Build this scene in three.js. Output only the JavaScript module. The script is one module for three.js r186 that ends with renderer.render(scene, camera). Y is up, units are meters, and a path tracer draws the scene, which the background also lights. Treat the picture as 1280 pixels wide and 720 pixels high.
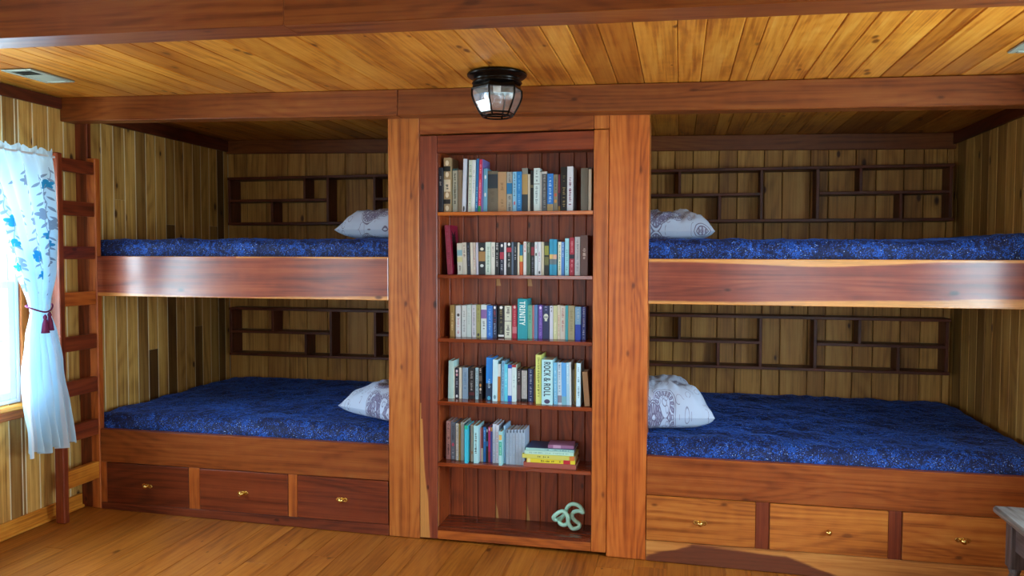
import * as THREE from 'three';
import { mergeGeometries } from 'three/addons/utils/BufferGeometryUtils.js';
import { RectAreaLightUniformsLib } from 'three/addons/lights/RectAreaLightUniformsLib.js';
import { ImprovedNoise } from 'three/addons/math/ImprovedNoise.js';

// ------------------------------------------------------------------ camera, sky, daylight, exposure
RectAreaLightUniformsLib.init();
const renderer = new THREE.WebGLRenderer({ antialias: true });
renderer.toneMapping = THREE.LinearToneMapping;
renderer.toneMappingExposure = 1.28;
renderer.shadowMap.enabled = true;
const scene = new THREE.Scene();
const camera = new THREE.PerspectiveCamera(2 * Math.atan(360 / 970) * 180 / Math.PI, 1280 / 720, 0.05, 200);
camera.position.set(0, 1.52, 3.95);
camera.rotation.order = 'YXZ';
camera.rotation.set(-2.36 * Math.PI / 180, 12.2 * Math.PI / 180, 0.0028);
const SKY = new THREE.Color().setRGB(0.68, 0.88, 1.0);
scene.background = SKY.clone().multiplyScalar(5);

// room: metres, bunk fronts in the plane z = 0, camera looks towards -z
const XL = -3.5, XR = 1.735, ZB = -1.6, ZF = 5.2, WALL = 0.14;
const floorY = (x) => 0.007 - 0.0115 * (x + 3.354);
const ceilY = (x) => 2.375 - 0.0185 * (x + 0.9);
// daylight openings: wall, centre along the wall, width, bottom, top, luminance of the sky seen from inside
const WINDOWS = [
  { side: 'left', at: 0.84, w: 0.86, y0: 0.72, y1: 2.0, L: 20 },
  { side: 'left', at: 3.75, w: 1.1, y0: 0.72, y1: 2.0, L: 8 },
  { side: 'right', at: 1.25, w: 0.9, y0: 0.72, y1: 2.0, L: 20 },
  { side: 'right', at: 3.6, w: 0.9, y0: 0.72, y1: 2.0, L: 5 },
  { side: 'rear', at: 1.15, w: 0.9, y0: 0.72, y1: 2.0, L: 2.2 },
  { side: 'rear', at: -1.4, w: 1.3, y0: 0.72, y1: 2.0, L: 2.2 },
];
for (const w of WINDOWS) {
  const l = new THREE.RectAreaLight(SKY.clone(), w.L, w.w - 0.06, w.y1 - w.y0 - 0.06);
  const y = (w.y0 + w.y1) / 2, off = WALL + 0.03;
  if (w.side === 'left') { l.position.set(XL - off, y, w.at); l.lookAt(0, y, w.at); }
  if (w.side === 'right') { l.position.set(XR + off, y, w.at); l.lookAt(0, y, w.at); }
  if (w.side === 'rear') { l.position.set(w.at, y, ZF + off); l.lookAt(w.at, y, 0); }
  l.name = 'daylight'; scene.add(l);
}

// ------------------------------------------------------------------ helpers
let seed = 7;
const rnd = () => { seed = (seed + 0x6D2B79F5) | 0; let t = Math.imul(seed ^ (seed >>> 15), 1 | seed); t = (t + Math.imul(t ^ (t >>> 7), 61 | t)) ^ t; return ((t ^ (t >>> 14)) >>> 0) / 4294967296; };
const rr = (a, b) => a + (b - a) * rnd();
const perlin = new ImprovedNoise();
const taken = new Map();
function numbered(name) { const n = taken.get(name) ?? 0; taken.set(name, n + 1); return n ? name + '_' + String(n).padStart(3, '0') : name; }
function mesh(name, geo, mat, parent) {
  const m = new THREE.Mesh(geo, mat); m.name = name; m.castShadow = m.receiveShadow = true; parent.add(m); return m;
}
// geometry given in world metres is moved into its thing's own frame
function part(name, geo, mat, parent) {
  let o = parent; const p = new THREE.Vector3();
  while (o && o !== scene) { p.add(o.position); o = o.parent; }
  geo.translate(-p.x, -p.y, -p.z);
  return mesh(name, geo, mat, parent);
}
function thing(name, label, category, pos = [0, 0, 0], group) {
  const o = new THREE.Group(); o.name = numbered(name); o.position.set(...pos); scene.add(o);
  o.userData = { label, category }; if (group) o.userData.group = group; return o;
}
function structure(name, label, pos = [0, 0, 0]) {
  const o = new THREE.Group(); o.name = name; o.position.set(...pos); scene.add(o);
  o.userData = { kind: 'structure', label }; return o;
}
// box with chamfered edges, uv in metres along the grain axis g (0 x, 1 y, 2 z); texture tile 0.5 m across, 2 m along
function plank(x0, x1, y0, y1, z0, z1, g = 1, c = 0.003, fit = false) {
  const lo = [x0, y0, z0], hi = [x1, y1, z1], mid = lo.map((v, i) => (v + hi[i]) / 2), h = lo.map((v, i) => Math.abs(hi[i] - v) / 2);
  c = Math.min(c, h[0] * 0.8, h[1] * 0.8, h[2] * 0.8);
  const P = [], N = [], U = [], ou = rnd(), ov = rnd();
  const tri = (a, b, d) => {
    const ab = b.map((v, i) => v - a[i]), ad = d.map((v, i) => v - a[i]);
    let n = [ab[1] * ad[2] - ab[2] * ad[1], ab[2] * ad[0] - ab[0] * ad[2], ab[0] * ad[1] - ab[1] * ad[0]];
    const out = n[0] * (a[0] + b[0] + d[0]) + n[1] * (a[1] + b[1] + d[1]) + n[2] * (a[2] + b[2] + d[2]);
    if (out < 0) { [b, d] = [d, b]; n = n.map((v) => -v); }
    const l = Math.hypot(...n); n = n.map((v) => v / l);
    const an = n.map(Math.abs), dom = an.indexOf(Math.max(...an));
    for (const p of [a, b, d]) {
      P.push(p[0] + mid[0], p[1] + mid[1], p[2] + mid[2]); N.push(...n);
      const o = [0, 1, 2].filter((k) => k !== g && k !== dom);
      const ua = dom === g ? (g + 1) % 3 : o[0], va = dom === g ? (g + 2) % 3 : g;
      if (fit) U.push((p[ua] / h[ua] + 1) / 2, (p[va] / h[va] + 1) / 2); else U.push(p[ua] / 0.5 + ou, p[va] / 2 + ov);
    }
  };
  const S = [-1, 1];
  for (let a = 0; a < 3; a++) {
    const b = (a + 1) % 3, d = (a + 2) % 3;
    const at = (va, vb, vd) => { const p = [0, 0, 0]; p[a] = va; p[b] = vb; p[d] = vd; return p; };
    for (const s of S) {
      const q = [at(s * h[a], -h[b] + c, -h[d] + c), at(s * h[a], h[b] - c, -h[d] + c), at(s * h[a], h[b] - c, h[d] - c), at(s * h[a], -h[b] + c, h[d] - c)];
      tri(q[0], q[1], q[2]); tri(q[0], q[2], q[3]);
      for (const t of S) {
        const e = [at(s * h[a], t * (h[b] - c), -h[d] + c), at(s * h[a], t * (h[b] - c), h[d] - c), at(s * (h[a] - c), t * h[b], h[d] - c), at(s * (h[a] - c), t * h[b], -h[d] + c)];
        tri(e[0], e[1], e[2]); tri(e[0], e[2], e[3]);
      }
    }
  }
  for (const s of S) for (const t of S) for (const u of S) tri([s * h[0], t * (h[1] - c), u * (h[2] - c)], [s * (h[0] - c), t * h[1], u * (h[2] - c)], [s * (h[0] - c), t * (h[1] - c), u * h[2]]);
  const geo = new THREE.BufferGeometry();
  geo.setAttribute('position', new THREE.Float32BufferAttribute(P, 3));
  geo.setAttribute('normal', new THREE.Float32BufferAttribute(N, 3));
  geo.setAttribute('uv', new THREE.Float32BufferAttribute(U, 2));
  return geo;
}
function deform(geo, fn) {
  const p = geo.attributes.position, v = new THREE.Vector3();
  for (let i = 0; i < p.count; i++) { v.fromBufferAttribute(p, i); fn(v); p.setXYZ(i, v.x, v.y, v.z); }
  return geo;
}
// let the bottom of a board follow the sloping floor
const scribe = (geo, y0, y1) => deform(geo, (v) => { const f = floorY(v.x) + 0.002; v.y = y1 - (y1 - v.y) / (y1 - y0) * (y1 - f); });
function lathe(pts, seg = 20) { return new THREE.LatheGeometry(pts.map(([r, y]) => new THREE.Vector2(r, y)), seg); }
function tube(pts, r, seg = 40, rad = 8, closed = false) { return new THREE.TubeGeometry(new THREE.CatmullRomCurve3(pts.map((p) => new THREE.Vector3(...p)), closed), seg, r, rad, closed); }
const merged = (list) => mergeGeometries(list.map((g) => { const n = g.index ? g.toNonIndexed() : g; for (const k of Object.keys(n.attributes)) if (!['position', 'normal', 'uv'].includes(k)) n.deleteAttribute(k); return n; }));

// ------------------------------------------------------------------ procedural wood
// periodic value noise on a lattice of px by py cells
function lattice(px, py) { const a = new Float32Array(px * py); for (let i = 0; i < a.length; i++) a[i] = rnd() * 2 - 1; return a; }
function makeNoise(px, py) {
  const a = lattice(px, py), s = (t) => t * t * (3 - 2 * t);
  return (u, v) => {
    let x = u * px, y = v * py; let ix = Math.floor(x), iy = Math.floor(y); const fx = s(x - ix), fy = s(y - iy);
    ix = ((ix % px) + px) % px; iy = ((iy % py) + py) % py; const jx = (ix + 1) % px, jy = (iy + 1) % py;
    return (a[iy * px + ix] * (1 - fx) + a[iy * px + jx] * fx) * (1 - fy) + (a[jy * px + ix] * (1 - fx) + a[jy * px + jx] * fx) * fy;
  };
}
function dataTex(W, H, data, srgb = true) {
  const t = new THREE.DataTexture(data, W, H, THREE.RGBAFormat);
  t.wrapS = t.wrapT = THREE.RepeatWrapping; t.magFilter = THREE.LinearFilter; t.minFilter = THREE.LinearMipmapLinearFilter; t.generateMipmaps = true; t.anisotropy = 8;
  if (srgb) t.colorSpace = THREE.SRGBColorSpace; t.needsUpdate = true; return t;
}
// base / dark / light are sRGB; wide = metres across, long = metres along
function woodTexture({ W = 512, H = 1024, wide = 0.5, long = 2, base, dark, light, rings = 9, warp = 1.6, figure = 0.25, knots = 4, knotSize = 0.012, knotDark = 0.6, contrast = 0.5, streak = 0.25, sap = null, sapColor = [214, 160, 92] }) {
  const n1 = makeNoise(3, 3), n2 = makeNoise(7, 6), n3 = makeNoise(Math.round(wide * 500), Math.round(long * 8)), n4 = makeNoise(Math.round(wide * 900), Math.round(long * 40)), n5 = makeNoise(6, Math.round(long * 3)), n6 = makeNoise(Math.round(wide * 24), Math.round(long * 26)), n7 = makeNoise(Math.round(wide * 60), 4), n8 = makeNoise(Math.round(wide * 170), Math.max(4, Math.round(long * 4)));
  const K = []; for (let i = 0; i < knots; i++) K.push([rnd(), rnd(), knotSize * rr(0.5, 1.4), rr(0.55, 1)]);
  const d = new Uint8Array(W * H * 4), C = [0, 0, 0];
  for (let y = 0; y < H; y++) for (let x = 0; x < W; x++) {
    const u = x / W, v = y / H;
    let r = u * rings + warp * n1(u, v) + 0.45 * warp * n2(u, v) * 0.5, kd = 0, halo = 0;
    for (const [ku, kv, kr, ks] of K) {
      let du = u - ku, dv = v - kv; du -= Math.round(du); dv -= Math.round(dv);
      const e = Math.hypot(du * wide, dv * long / 2.1) / kr;
      if (e < 9) { r += 2.2 * ks * Math.exp(-e * 0.45) * Math.sign(du || 1) * 0.5; if (e < 1.3) kd = Math.max(kd, ks * Math.min(1, 1.3 - e) * 1.6); halo += ks * 0.35 * Math.exp(-e * 0.7); }
    }
    let g = 0.5 + 0.5 * Math.sin(r * 6.2832); g = Math.pow(g, 1.7);
    const fib = n3(u, v) * 0.5 + n4(u, v) * 0.5, blotch = n5(u, v), fig = n6(u, v), st = n7(u, v);
    let t = contrast * (g - 0.3) * 0.8 + streak * st * 0.7 + 0.3 * n8(u, v) + 0.22 * fib + figure * fig * 0.35 + 0.28 * blotch + halo;
    for (let k = 0; k < 3; k++) {
      let c = t > 0 ? base[k] + (dark[k] - base[k]) * Math.min(1, t) : base[k] + (light[k] - base[k]) * Math.min(1, -t);
      if (sap) { const s = sap(u, v, blotch, fib); if (s > 0) c += (sapColor[k] * (1 + 0.10 * fib - 0.07 * g) - c) * Math.min(1, s); }
      c *= 1 - knotDark * Math.min(1, kd) * (0.78 + 0.14 * k); C[k] = Math.max(4, Math.min(255, c));
    }
    const i = (y * W + x) * 4; d[i] = C[0]; d[i + 1] = C[1]; d[i + 2] = C[2]; d[i + 3] = 255;
  }
  return dataTex(W, H, d);
}
const WOOD = {
  cherry: woodTexture({ base: [188, 104, 42], dark: [124, 58, 18], light: [218, 142, 68], rings: 11, warp: 2.6, figure: 0.35, knots: 4, knotSize: 0.009, knotDark: 0.32, contrast: 0.45, streak: 0.35 }),
  red: woodTexture({ base: [132, 60, 30], dark: [80, 32, 16], light: [166, 88, 46], rings: 12, warp: 2.6, figure: 0.25, knots: 4, knotSize: 0.008, knotDark: 0.45, contrast: 0.5, streak: 0.4 }),
  pine: woodTexture({ base: [216, 142, 48], dark: [140, 70, 16], light: [244, 188, 92], rings: 8, warp: 2.0, figure: 0.35, knots: 7, knotSize: 0.01, knotDark: 0.5, contrast: 0.32, streak: 0.3 }),
  oak: woodTexture({ base: [186, 112, 38], dark: [116, 58, 16], light: [214, 148, 66], rings: 12, warp: 2.6, figure: 0.25, knots: 5, knotSize: 0.009, knotDark: 0.4, contrast: 0.32, streak: 0.3 }),
  grey: woodTexture({ base: [124, 122, 120], dark: [66, 58, 56], light: [160, 164, 168], rings: 10, warp: 2.2, knots: 2, contrast: 0.5, streak: 0.5 }),
  poplar: woodTexture({ base: [206, 158, 82], dark: [128, 84, 34], light: [236, 200, 124], rings: 5, warp: 2.0, figure: 0.12, knots: 4, knotSize: 0.011, knotDark: 0.75, contrast: 0.35, streak: 0.4 }),
};
const mats = new Map();
function wood(kind, tint = [1, 1, 1], rough = 0.45) {
  const key = kind + tint.join() + rough;
  if (!mats.has(key)) { const m = new THREE.MeshStandardMaterial({ map: WOOD[kind], roughness: rough }); m.color.setRGB(...tint); mats.set(key, m); }
  return mats.get(key);
}
const plain = (hex, o = {}) => new THREE.MeshStandardMaterial({ color: hex, roughness: 0.6, ...o });

// ------------------------------------------------------------------ the room shell
seed = 101;
const POPLAR_TINTS = [[1.1, 1.12, 1.1], [0.98, 0.98, 0.96], [0.82, 0.8, 0.74], [1.15, 1.16, 1.12], [0.52, 0.46, 0.4], [0.3, 0.25, 0.2], [0.2, 0.15, 0.11]];
const raw = plain(0xefe2bd, { roughness: 0.8 });
const plasterless = wood('poplar', [0.9, 0.82, 0.7], 0.7);
{
  // floor: boards running towards the bunks, on a slab, whole floor leaning slightly down to the right
  const f = structure('floor', 'varnished honey brown plank floor', [-3.354, 0.007, 0]); f.rotation.z = -0.0115;
  const x0 = XL + 3.354, x1 = XR + 3.354;
  mesh('subfloor', plank(x0 - 0.14, x1 + 0.14, -0.16, -0.022, ZB - 0.14, ZF + 0.14, 2), wood('oak', [0.5, 0.5, 0.5], 0.8), f);
  let x = x0; const tints = [[0.82, 0.82, 0.82], [0.74, 0.73, 0.74], [0.88, 0.88, 0.84], [0.78, 0.74, 0.7], [0.8, 0.8, 0.7]];
  while (x < x1 - 0.01) {
    let w = Math.min(rr(0.11, 0.19), x1 - x); if (x1 - x - w < 0.05) w = x1 - x;
    const cuts = [ZB, rr(-0.2, 1.6), rr(2.2, 4.4), ZF];
    for (let k = 0; k < 3; k++) mesh('floor_board', plank(x + 0.0006, x + w - 0.0006, -0.022, 0, cuts[k] + 0.0006, cuts[k + 1] - 0.0006, 2, 0.0012), wood('oak', tints[Math.floor(rnd() * 5)], 0.34), f);
    x += w;
  }
}
{
  const c = structure('ceiling', 'golden knotty plank ceiling', [-0.9, 2.375, 0]); c.rotation.z = -0.0185;
  const seams = [-3.5, -3.4, -3.267, -3.1, -2.978, -2.83, -2.72, -2.614, -2.5, -2.395, -2.25, -2.141, -1.98, -1.821, -1.663, -1.497, -1.336, -1.18, -1.03, -0.85, -0.685, -0.519, -0.414, -0.307, -0.179, -0.019, 0.086, 0.218, 0.296, 0.396, 0.553, 0.655, 0.753, 0.884, 0.978, 1.107, 1.22, 1.35, 1.46, 1.6, 1.735].map((v) => v + 0.9);
  mesh('roof_deck', plank(XL + 0.9 - 0.14, XR + 0.9 + 0.14, 0.022, 0.14, ZB - 0.14, ZF + 0.14, 2), wood('pine', [0.35, 0.3, 0.26], 0.8), c);
  const tints = [[1, 1, 1], [0.95, 0.92, 0.86], [1.03, 1.03, 1], [0.84, 0.76, 0.64], [1, 0.96, 0.9], [0.66, 0.54, 0.42]];
  for (let i = 0; i + 1 < seams.length; i++) {
    const t = tints[Math.floor(rnd() * 6)];
    mesh('ceiling_board', plank(seams[i] + 0.001, seams[i + 1] - 0.001, 0, 0.022, ZB, 0.05, 2, 0.004), wood('pine', tints[Math.floor(rnd() * 6)], 0.45), c);
    mesh('ceiling_board', plank(seams[i] + 0.001, seams[i + 1] - 0.001, 0, 0.022, 0.051, ZF, 2, 0.004), wood('pine', t, 0.36), c);
  }
}
const OPEN = (side) => WINDOWS.filter((w) => w.side === side).map((w) => ({ a0: w.at - w.w / 2, a1: w.at + w.w / 2, y0: w.y0, y1: w.y1 }));
// rectangles of a wall a0..a1 by y0..y1 that are left over round the openings
function around(a0, a1, y0, y1, holes) {
  for (const h of holes) if (h.a0 < a1 - 1e-6 && h.a1 > a0 + 1e-6) {
    const out = [];
    if (a0 < h.a0 - 0.012) out.push(...around(a0, h.a0, y0, y1, holes));
    if (a1 > h.a1 + 0.012) out.push(...around(h.a1, a1, y0, y1, holes));
    const m0 = Math.max(a0, h.a0), m1 = Math.min(a1, h.a1);
    out.push([m0, m1, y0, h.y0], [m0, m1, h.y1, y1]);
    return out;
  }
  return [[a0, a1, y0, y1]];
}
const YB = -0.07, YT = 2.50;
{
  const w = structure('wall_left', 'upright poplar boards with pale joints, window side');
  for (const [a0, a1, y0, y1] of around(ZB - WALL, ZF + WALL, YB, YT, OPEN('left'))) part('backing', plank(XL - WALL, XL - 0.0038, y0, y1, a0, a1, 1), raw, w);
  const seams = [-1.6, -1.542, -1.453, -1.348, -1.243, -1.147, -1.039, -0.937, -0.838, -0.733, -0.635, -0.533, -0.432, -0.33, -0.226, -0.125, -0.022, 0.073, 0.184, 0.292, 0.387];
  while (seams[seams.length - 1] < ZF - 0.11) seams.push(seams[seams.length - 1] + 0.104); seams[seams.length - 1] = ZF;
  const pick = [0, 5, 2, 0, 5, 0, 1, 5, 3, 6, 4, 0, 1, 0, 1, 4, 2, 0, 1, 0, 4, 0];
  for (let i = 0; i + 1 < seams.length; i++) for (const [a0, a1, y0, y1] of around(seams[i], seams[i + 1], YB, YT, OPEN('left'))) {
    const tint = POPLAR_TINTS[pick[i] ?? Math.floor(rnd() * 5)], g = i < 24 ? 0.0045 : 0.002;
    const cut = i % 5 === 2 && y1 - y0 > 2 ? [y0, rr(1.7, 1.95), y1] : i % 5 === 4 && y1 - y0 > 2 ? [y0, rr(0.75, 1.0), y1] : [y0, y1];
    for (let k = 0; k + 1 < cut.length; k++) part('wall_board', plank(XL - 0.0036, XL, cut[k] + 0.0008, cut[k + 1], a0 + g, a1 - g, 1, 0.001), wood('poplar', k ? POPLAR_TINTS[pick[i] === undefined ? 1 : (pick[i] + 1) % 4] : tint, 0.5), w);
  }
}
{
  const w = structure('wall_right', 'upright poplar boards at the foot of the right bunks');
  for (const [a0, a1, y0, y1] of around(ZB - WALL, ZF + WALL, YB, YT, OPEN('right'))) part('backing', plank(XR + 0.019, XR + WALL, y0, y1, a0, a1, 1), raw, w);
  const seams = [-1.6, -1.555, -1.403, -1.267, -1.145, -1.029, -0.912, -0.783, -0.667, -0.557];
  while (seams[seams.length - 1] < ZF - 0.13) seams.push(seams[seams.length - 1] + 0.12); seams[seams.length - 1] = ZF;
  for (let i = 0; i + 1 < seams.length; i++) for (const [a0, a1, y0, y1] of around(seams[i], seams[i + 1], YB, YT, OPEN('right')))
    part('wall_board', plank(XR, XR + 0.019, y0, y1, a0 + (i ? 0.0015 : -0.015), a1 - 0.0015, 1, 0.003), wood('poplar', POPLAR_TINTS[[1, 4, 0, 2, 4, 1, 2, 0, 2][i] ?? Math.floor(rnd() * 5)], 0.5), w);
}
{
  const w = structure('wall_rear', 'board wall behind the viewer');
  for (const [a0, a1, y0, y1] of around(XL, XR, YB, YT, OPEN('rear'))) part('wall_panel', plank(a0, a1, y0, y1, ZF, ZF + WALL, 1), plasterless, w);
}
{
  const w = structure('wall_back', 'tan upright boards with dark joints behind the bunks');
  part('backing', plank(XL, XR, YB, YT, ZB - WALL, ZB - 0.016, 1), wood('red', [0.4, 0.4, 0.4], 0.8), w);
  const L = [-3.5, -3.333, -3.166, -2.984, -2.831, -2.659, -2.503, -2.332, -2.184, -2.03, -1.88, -1.72, -1.56, -1.4, -1.25];
  const R = [-0.45, -0.33, -0.16, -0.042, 0.081, 0.255, 0.377, 0.553, 0.672, 0.85, 0.965, 1.136, 1.262, 1.431, 1.552, 1.69, 1.735];
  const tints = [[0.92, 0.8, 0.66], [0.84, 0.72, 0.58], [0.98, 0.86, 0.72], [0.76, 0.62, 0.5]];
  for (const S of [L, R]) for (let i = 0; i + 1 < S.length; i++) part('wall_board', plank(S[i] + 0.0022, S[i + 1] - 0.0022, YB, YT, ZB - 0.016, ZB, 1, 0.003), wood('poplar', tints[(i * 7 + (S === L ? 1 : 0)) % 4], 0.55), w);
}
{
  const l = structure('wall_center_left', 'closet side wall at the head of the left bunks');
  part('wall_panel', plank(-1.31, -1.29, YB, YT, ZB, -0.26, 1), wood('poplar', [0.8, 0.7, 0.55], 0.6), l);
  const r = structure('wall_center_right', 'closet side wall at the head of the right bunks');
  part('wall_panel', plank(-0.405, -0.385, YB, YT, ZB, -0.26, 1), wood('poplar', [0.8, 0.7, 0.55], 0.6), r);
}
// windows: painted frame and sashes, wooden casing, glass
const paint = plain(0xdfeaf0, { roughness: 0.5 }), glass = new THREE.MeshPhysicalMaterial({ color: 0xffffff, transmission: 1, roughness: 0.02, ior: 1.5, thickness: 0 });
WINDOWS.forEach((W, i) => {
  const g = structure('window_' + (i + 1), i ? 'double hung window outside the picture' : 'double hung white sash window behind the floral curtain');
  // a along the wall, d outwards from the inner wall face
  const bx = (a0, a1, y0, y1, d0, d1, c = 0.003, grain) => W.side === 'rear' ? plank(a0, a1, y0, y1, ZF + d0, ZF + d1, grain ?? 0, c) : W.side === 'left' ? plank(XL - d1, XL - d0, y0, y1, a0, a1, grain ?? 2, c) : plank(XR + d0, XR + d1, y0, y1, a0, a1, grain ?? 2, c);
  const a0 = W.at - W.w / 2, a1 = W.at + W.w / 2, { y0, y1 } = W, e = 0.022, cw = wood('cherry', [1.05, 1, 0.9], 0.4);
  for (const [p, q, r, s] of [[a0, a0 + e, y0, y1], [a1 - e, a1, y0, y1], [a0 + e, a1 - e, y1 - e, y1], [a0 + e, a1 - e, y0, y0 + e]]) part('jamb', bx(p, q, r, s, 0.001, WALL), paint, g);
  const mid = y0 + (y1 - y0) * 0.5;
  for (const [k, s0, s1, d] of [[0, y0 + e, mid + 0.02, 0.008], [1, mid - 0.02, y1 - e, 0.046]]) {
    const b0 = a0 + e, b1 = a1 - e, st = 0.042;
    const sash = part('sash', merged([bx(b0, b0 + st, s0, s1, d, d + 0.035), bx(b1 - st, b1, s0, s1, d, d + 0.035), bx(b0 + st, b1 - st, s0, s0 + st, d, d + 0.035), bx(b0 + st, b1 - st, s1 - st, s1, d, d + 0.035)]), paint, g);
    const pm = (b0 + b1) / 2, qm = (s0 + s1) / 2;
    part('muntin', bx(pm - 0.008, pm + 0.008, s0 + st, s1 - st, d + 0.006, d + 0.03), paint, sash);
    part('muntin', bx(b0 + st, pm - 0.008, qm - 0.008, qm + 0.008, d + 0.006, d + 0.03), paint, sash);
    part('muntin', bx(pm + 0.008, b1 - st, qm - 0.008, qm + 0.008, d + 0.006, d + 0.03), paint, sash);
    for (const [p, q] of [[b0 + st, pm - 0.008], [pm + 0.008, b1 - st]]) for (const [r, t] of [[s0 + st, qm - 0.008], [qm + 0.008, s1 - st]]) {
      const pane = new THREE.PlaneGeometry(q - p, t - r); if (W.side !== 'rear') pane.rotateY(Math.PI / 2);
      const at = (p + q) / 2, yy = (r + t) / 2, dd = d + 0.018;
      if (W.side === 'left') pane.translate(XL - dd, yy, at); else if (W.side === 'right') pane.translate(XR + dd, yy, at); else pane.translate(at, yy, ZF + dd);
      part('pane', pane, glass, sash);
    }
  }
  const c = 0.065;
  part('casing', bx(a0 - c, a0 + 0.004, y0 - 0.005, y1 + c, -0.018, 0.0, 0.004, 1), cw, g); part('casing', bx(a1 - 0.004, a1 + c, y0 - 0.005, y1 + c, -0.018, 0.0, 0.004, 1), cw, g);
  part('casing', bx(a0 + 0.004, a1 - 0.004, y1 - 0.004, y1 + c, -0.018, 0.0, 0.004), cw, g);
  part('sill', bx(a0 - c - 0.02, a1 + c + 0.02, y0 - 0.03, y0 - 0.004, -0.06, 0.0, 0.006), wood('pine', [1, 1, 1], 0.4), g);
  part('apron', bx(a0 - c, a1 + c, y0 - 0.085, y0 - 0.03, -0.018, 0.0, 0.004), cw, g);
});
{
  const ground = structure('ground', 'pale ground outside the house');
  part('lawn', plank(-40, 40, -0.9, -0.6, -40, 40, 2), plain(0x9aa08a, { roughness: 1 }), ground);
}
// beams, crown boards, corner boards and baseboard
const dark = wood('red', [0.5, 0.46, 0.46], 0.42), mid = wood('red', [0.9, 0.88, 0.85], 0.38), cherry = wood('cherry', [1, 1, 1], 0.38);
{
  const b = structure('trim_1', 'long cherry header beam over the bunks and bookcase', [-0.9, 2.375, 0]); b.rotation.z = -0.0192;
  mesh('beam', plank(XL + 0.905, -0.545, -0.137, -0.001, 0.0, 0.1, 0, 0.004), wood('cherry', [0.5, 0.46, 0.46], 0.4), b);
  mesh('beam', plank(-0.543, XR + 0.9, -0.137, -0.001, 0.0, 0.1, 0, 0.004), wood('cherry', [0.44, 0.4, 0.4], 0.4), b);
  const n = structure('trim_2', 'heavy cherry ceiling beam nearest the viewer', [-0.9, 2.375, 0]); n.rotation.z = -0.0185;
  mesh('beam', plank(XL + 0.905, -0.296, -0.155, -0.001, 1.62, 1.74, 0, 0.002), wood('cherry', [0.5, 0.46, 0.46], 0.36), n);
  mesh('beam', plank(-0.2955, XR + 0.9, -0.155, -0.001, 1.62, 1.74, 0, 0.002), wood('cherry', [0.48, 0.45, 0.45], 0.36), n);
}
{
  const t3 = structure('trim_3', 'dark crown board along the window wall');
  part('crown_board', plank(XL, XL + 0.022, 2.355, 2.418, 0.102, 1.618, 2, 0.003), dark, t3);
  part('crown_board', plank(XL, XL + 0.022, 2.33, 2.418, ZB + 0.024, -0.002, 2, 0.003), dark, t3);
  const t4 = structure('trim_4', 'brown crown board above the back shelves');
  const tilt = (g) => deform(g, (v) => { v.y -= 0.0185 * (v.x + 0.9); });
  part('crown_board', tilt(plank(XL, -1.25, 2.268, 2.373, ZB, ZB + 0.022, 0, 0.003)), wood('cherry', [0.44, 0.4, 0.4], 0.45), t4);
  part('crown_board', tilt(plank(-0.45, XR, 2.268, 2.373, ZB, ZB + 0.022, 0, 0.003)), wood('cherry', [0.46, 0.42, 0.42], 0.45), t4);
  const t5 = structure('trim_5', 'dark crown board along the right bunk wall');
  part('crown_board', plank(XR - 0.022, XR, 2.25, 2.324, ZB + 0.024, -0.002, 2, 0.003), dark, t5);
  const t6 = structure('trim_6', 'dark corner board behind the ladder');
  part('corner_board', scribe(plank(XL, XL + 0.083, 0, 2.30, -0.046, -0.012, 1, 0.003), 0, 2.30), mid, t6);
  const t7 = structure('baseboard_left', 'light pine baseboard under the window');
  const bb = wood('pine', [0.98, 0.94, 0.86], 0.4);
  part('baseboard', plank(XL, XL + 0.018, 0.01, 0.095, 0.0, ZF, 2, 0.004), bb, t7);
  part('shoe_moulding', plank(XL + 0.018, XL + 0.034, 0.01, 0.03, 0.0, ZF, 2, 0.006), bb, t7);
}
// tall boards on either side of the bookcase and the head board above it
{
  const t8 = structure('trim_7', 'broad orange cherry post board left of the bookcase');
  part('post_board', scribe(plank(-1.538, -1.361, 0, 2.30, -0.03, -0.001, 1, 0.004), 0, 2.30), wood('cherry', [0.92, 0.96, 1.0], 0.36), t8);
  part('post_return', scribe(plank(-1.538, -1.518, 0, 2.242, -0.24, -0.031, 1, 0.004), 0, 2.242), wood('cherry', [0.9, 0.85, 0.8], 0.4), t8);
  const t9 = structure('trim_8', 'broad orange cherry post board right of the bookcase');
  part('post_board', scribe(plank(-0.355, -0.155, 0, 2.28, -0.03, -0.001, 1, 0.004), 0, 2.28), wood('cherry', [1.06, 0.92, 0.84], 0.36), t9);
  part('post_return', scribe(plank(-0.175, -0.155, 0, 2.21, -0.24, -0.031, 1, 0.004), 0, 2.21), wood('cherry', [0.9, 0.85, 0.8], 0.4), t9);
  const t10 = structure('trim_9', 'cherry head board over the bookcase');
  part('head_board', plank(-1.360, -0.433, 2.163, 2.29, -0.03, -0.002, 0, 0.003), wood('cherry', [0.6, 0.5, 0.46], 0.38), t10);
  part('head_block', plank(-0.431, -0.357, 2.163, 2.28, -0.03, -0.002, 1, 0.003), wood('cherry', [1, 0.94, 0.9], 0.38), t10);
}

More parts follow.
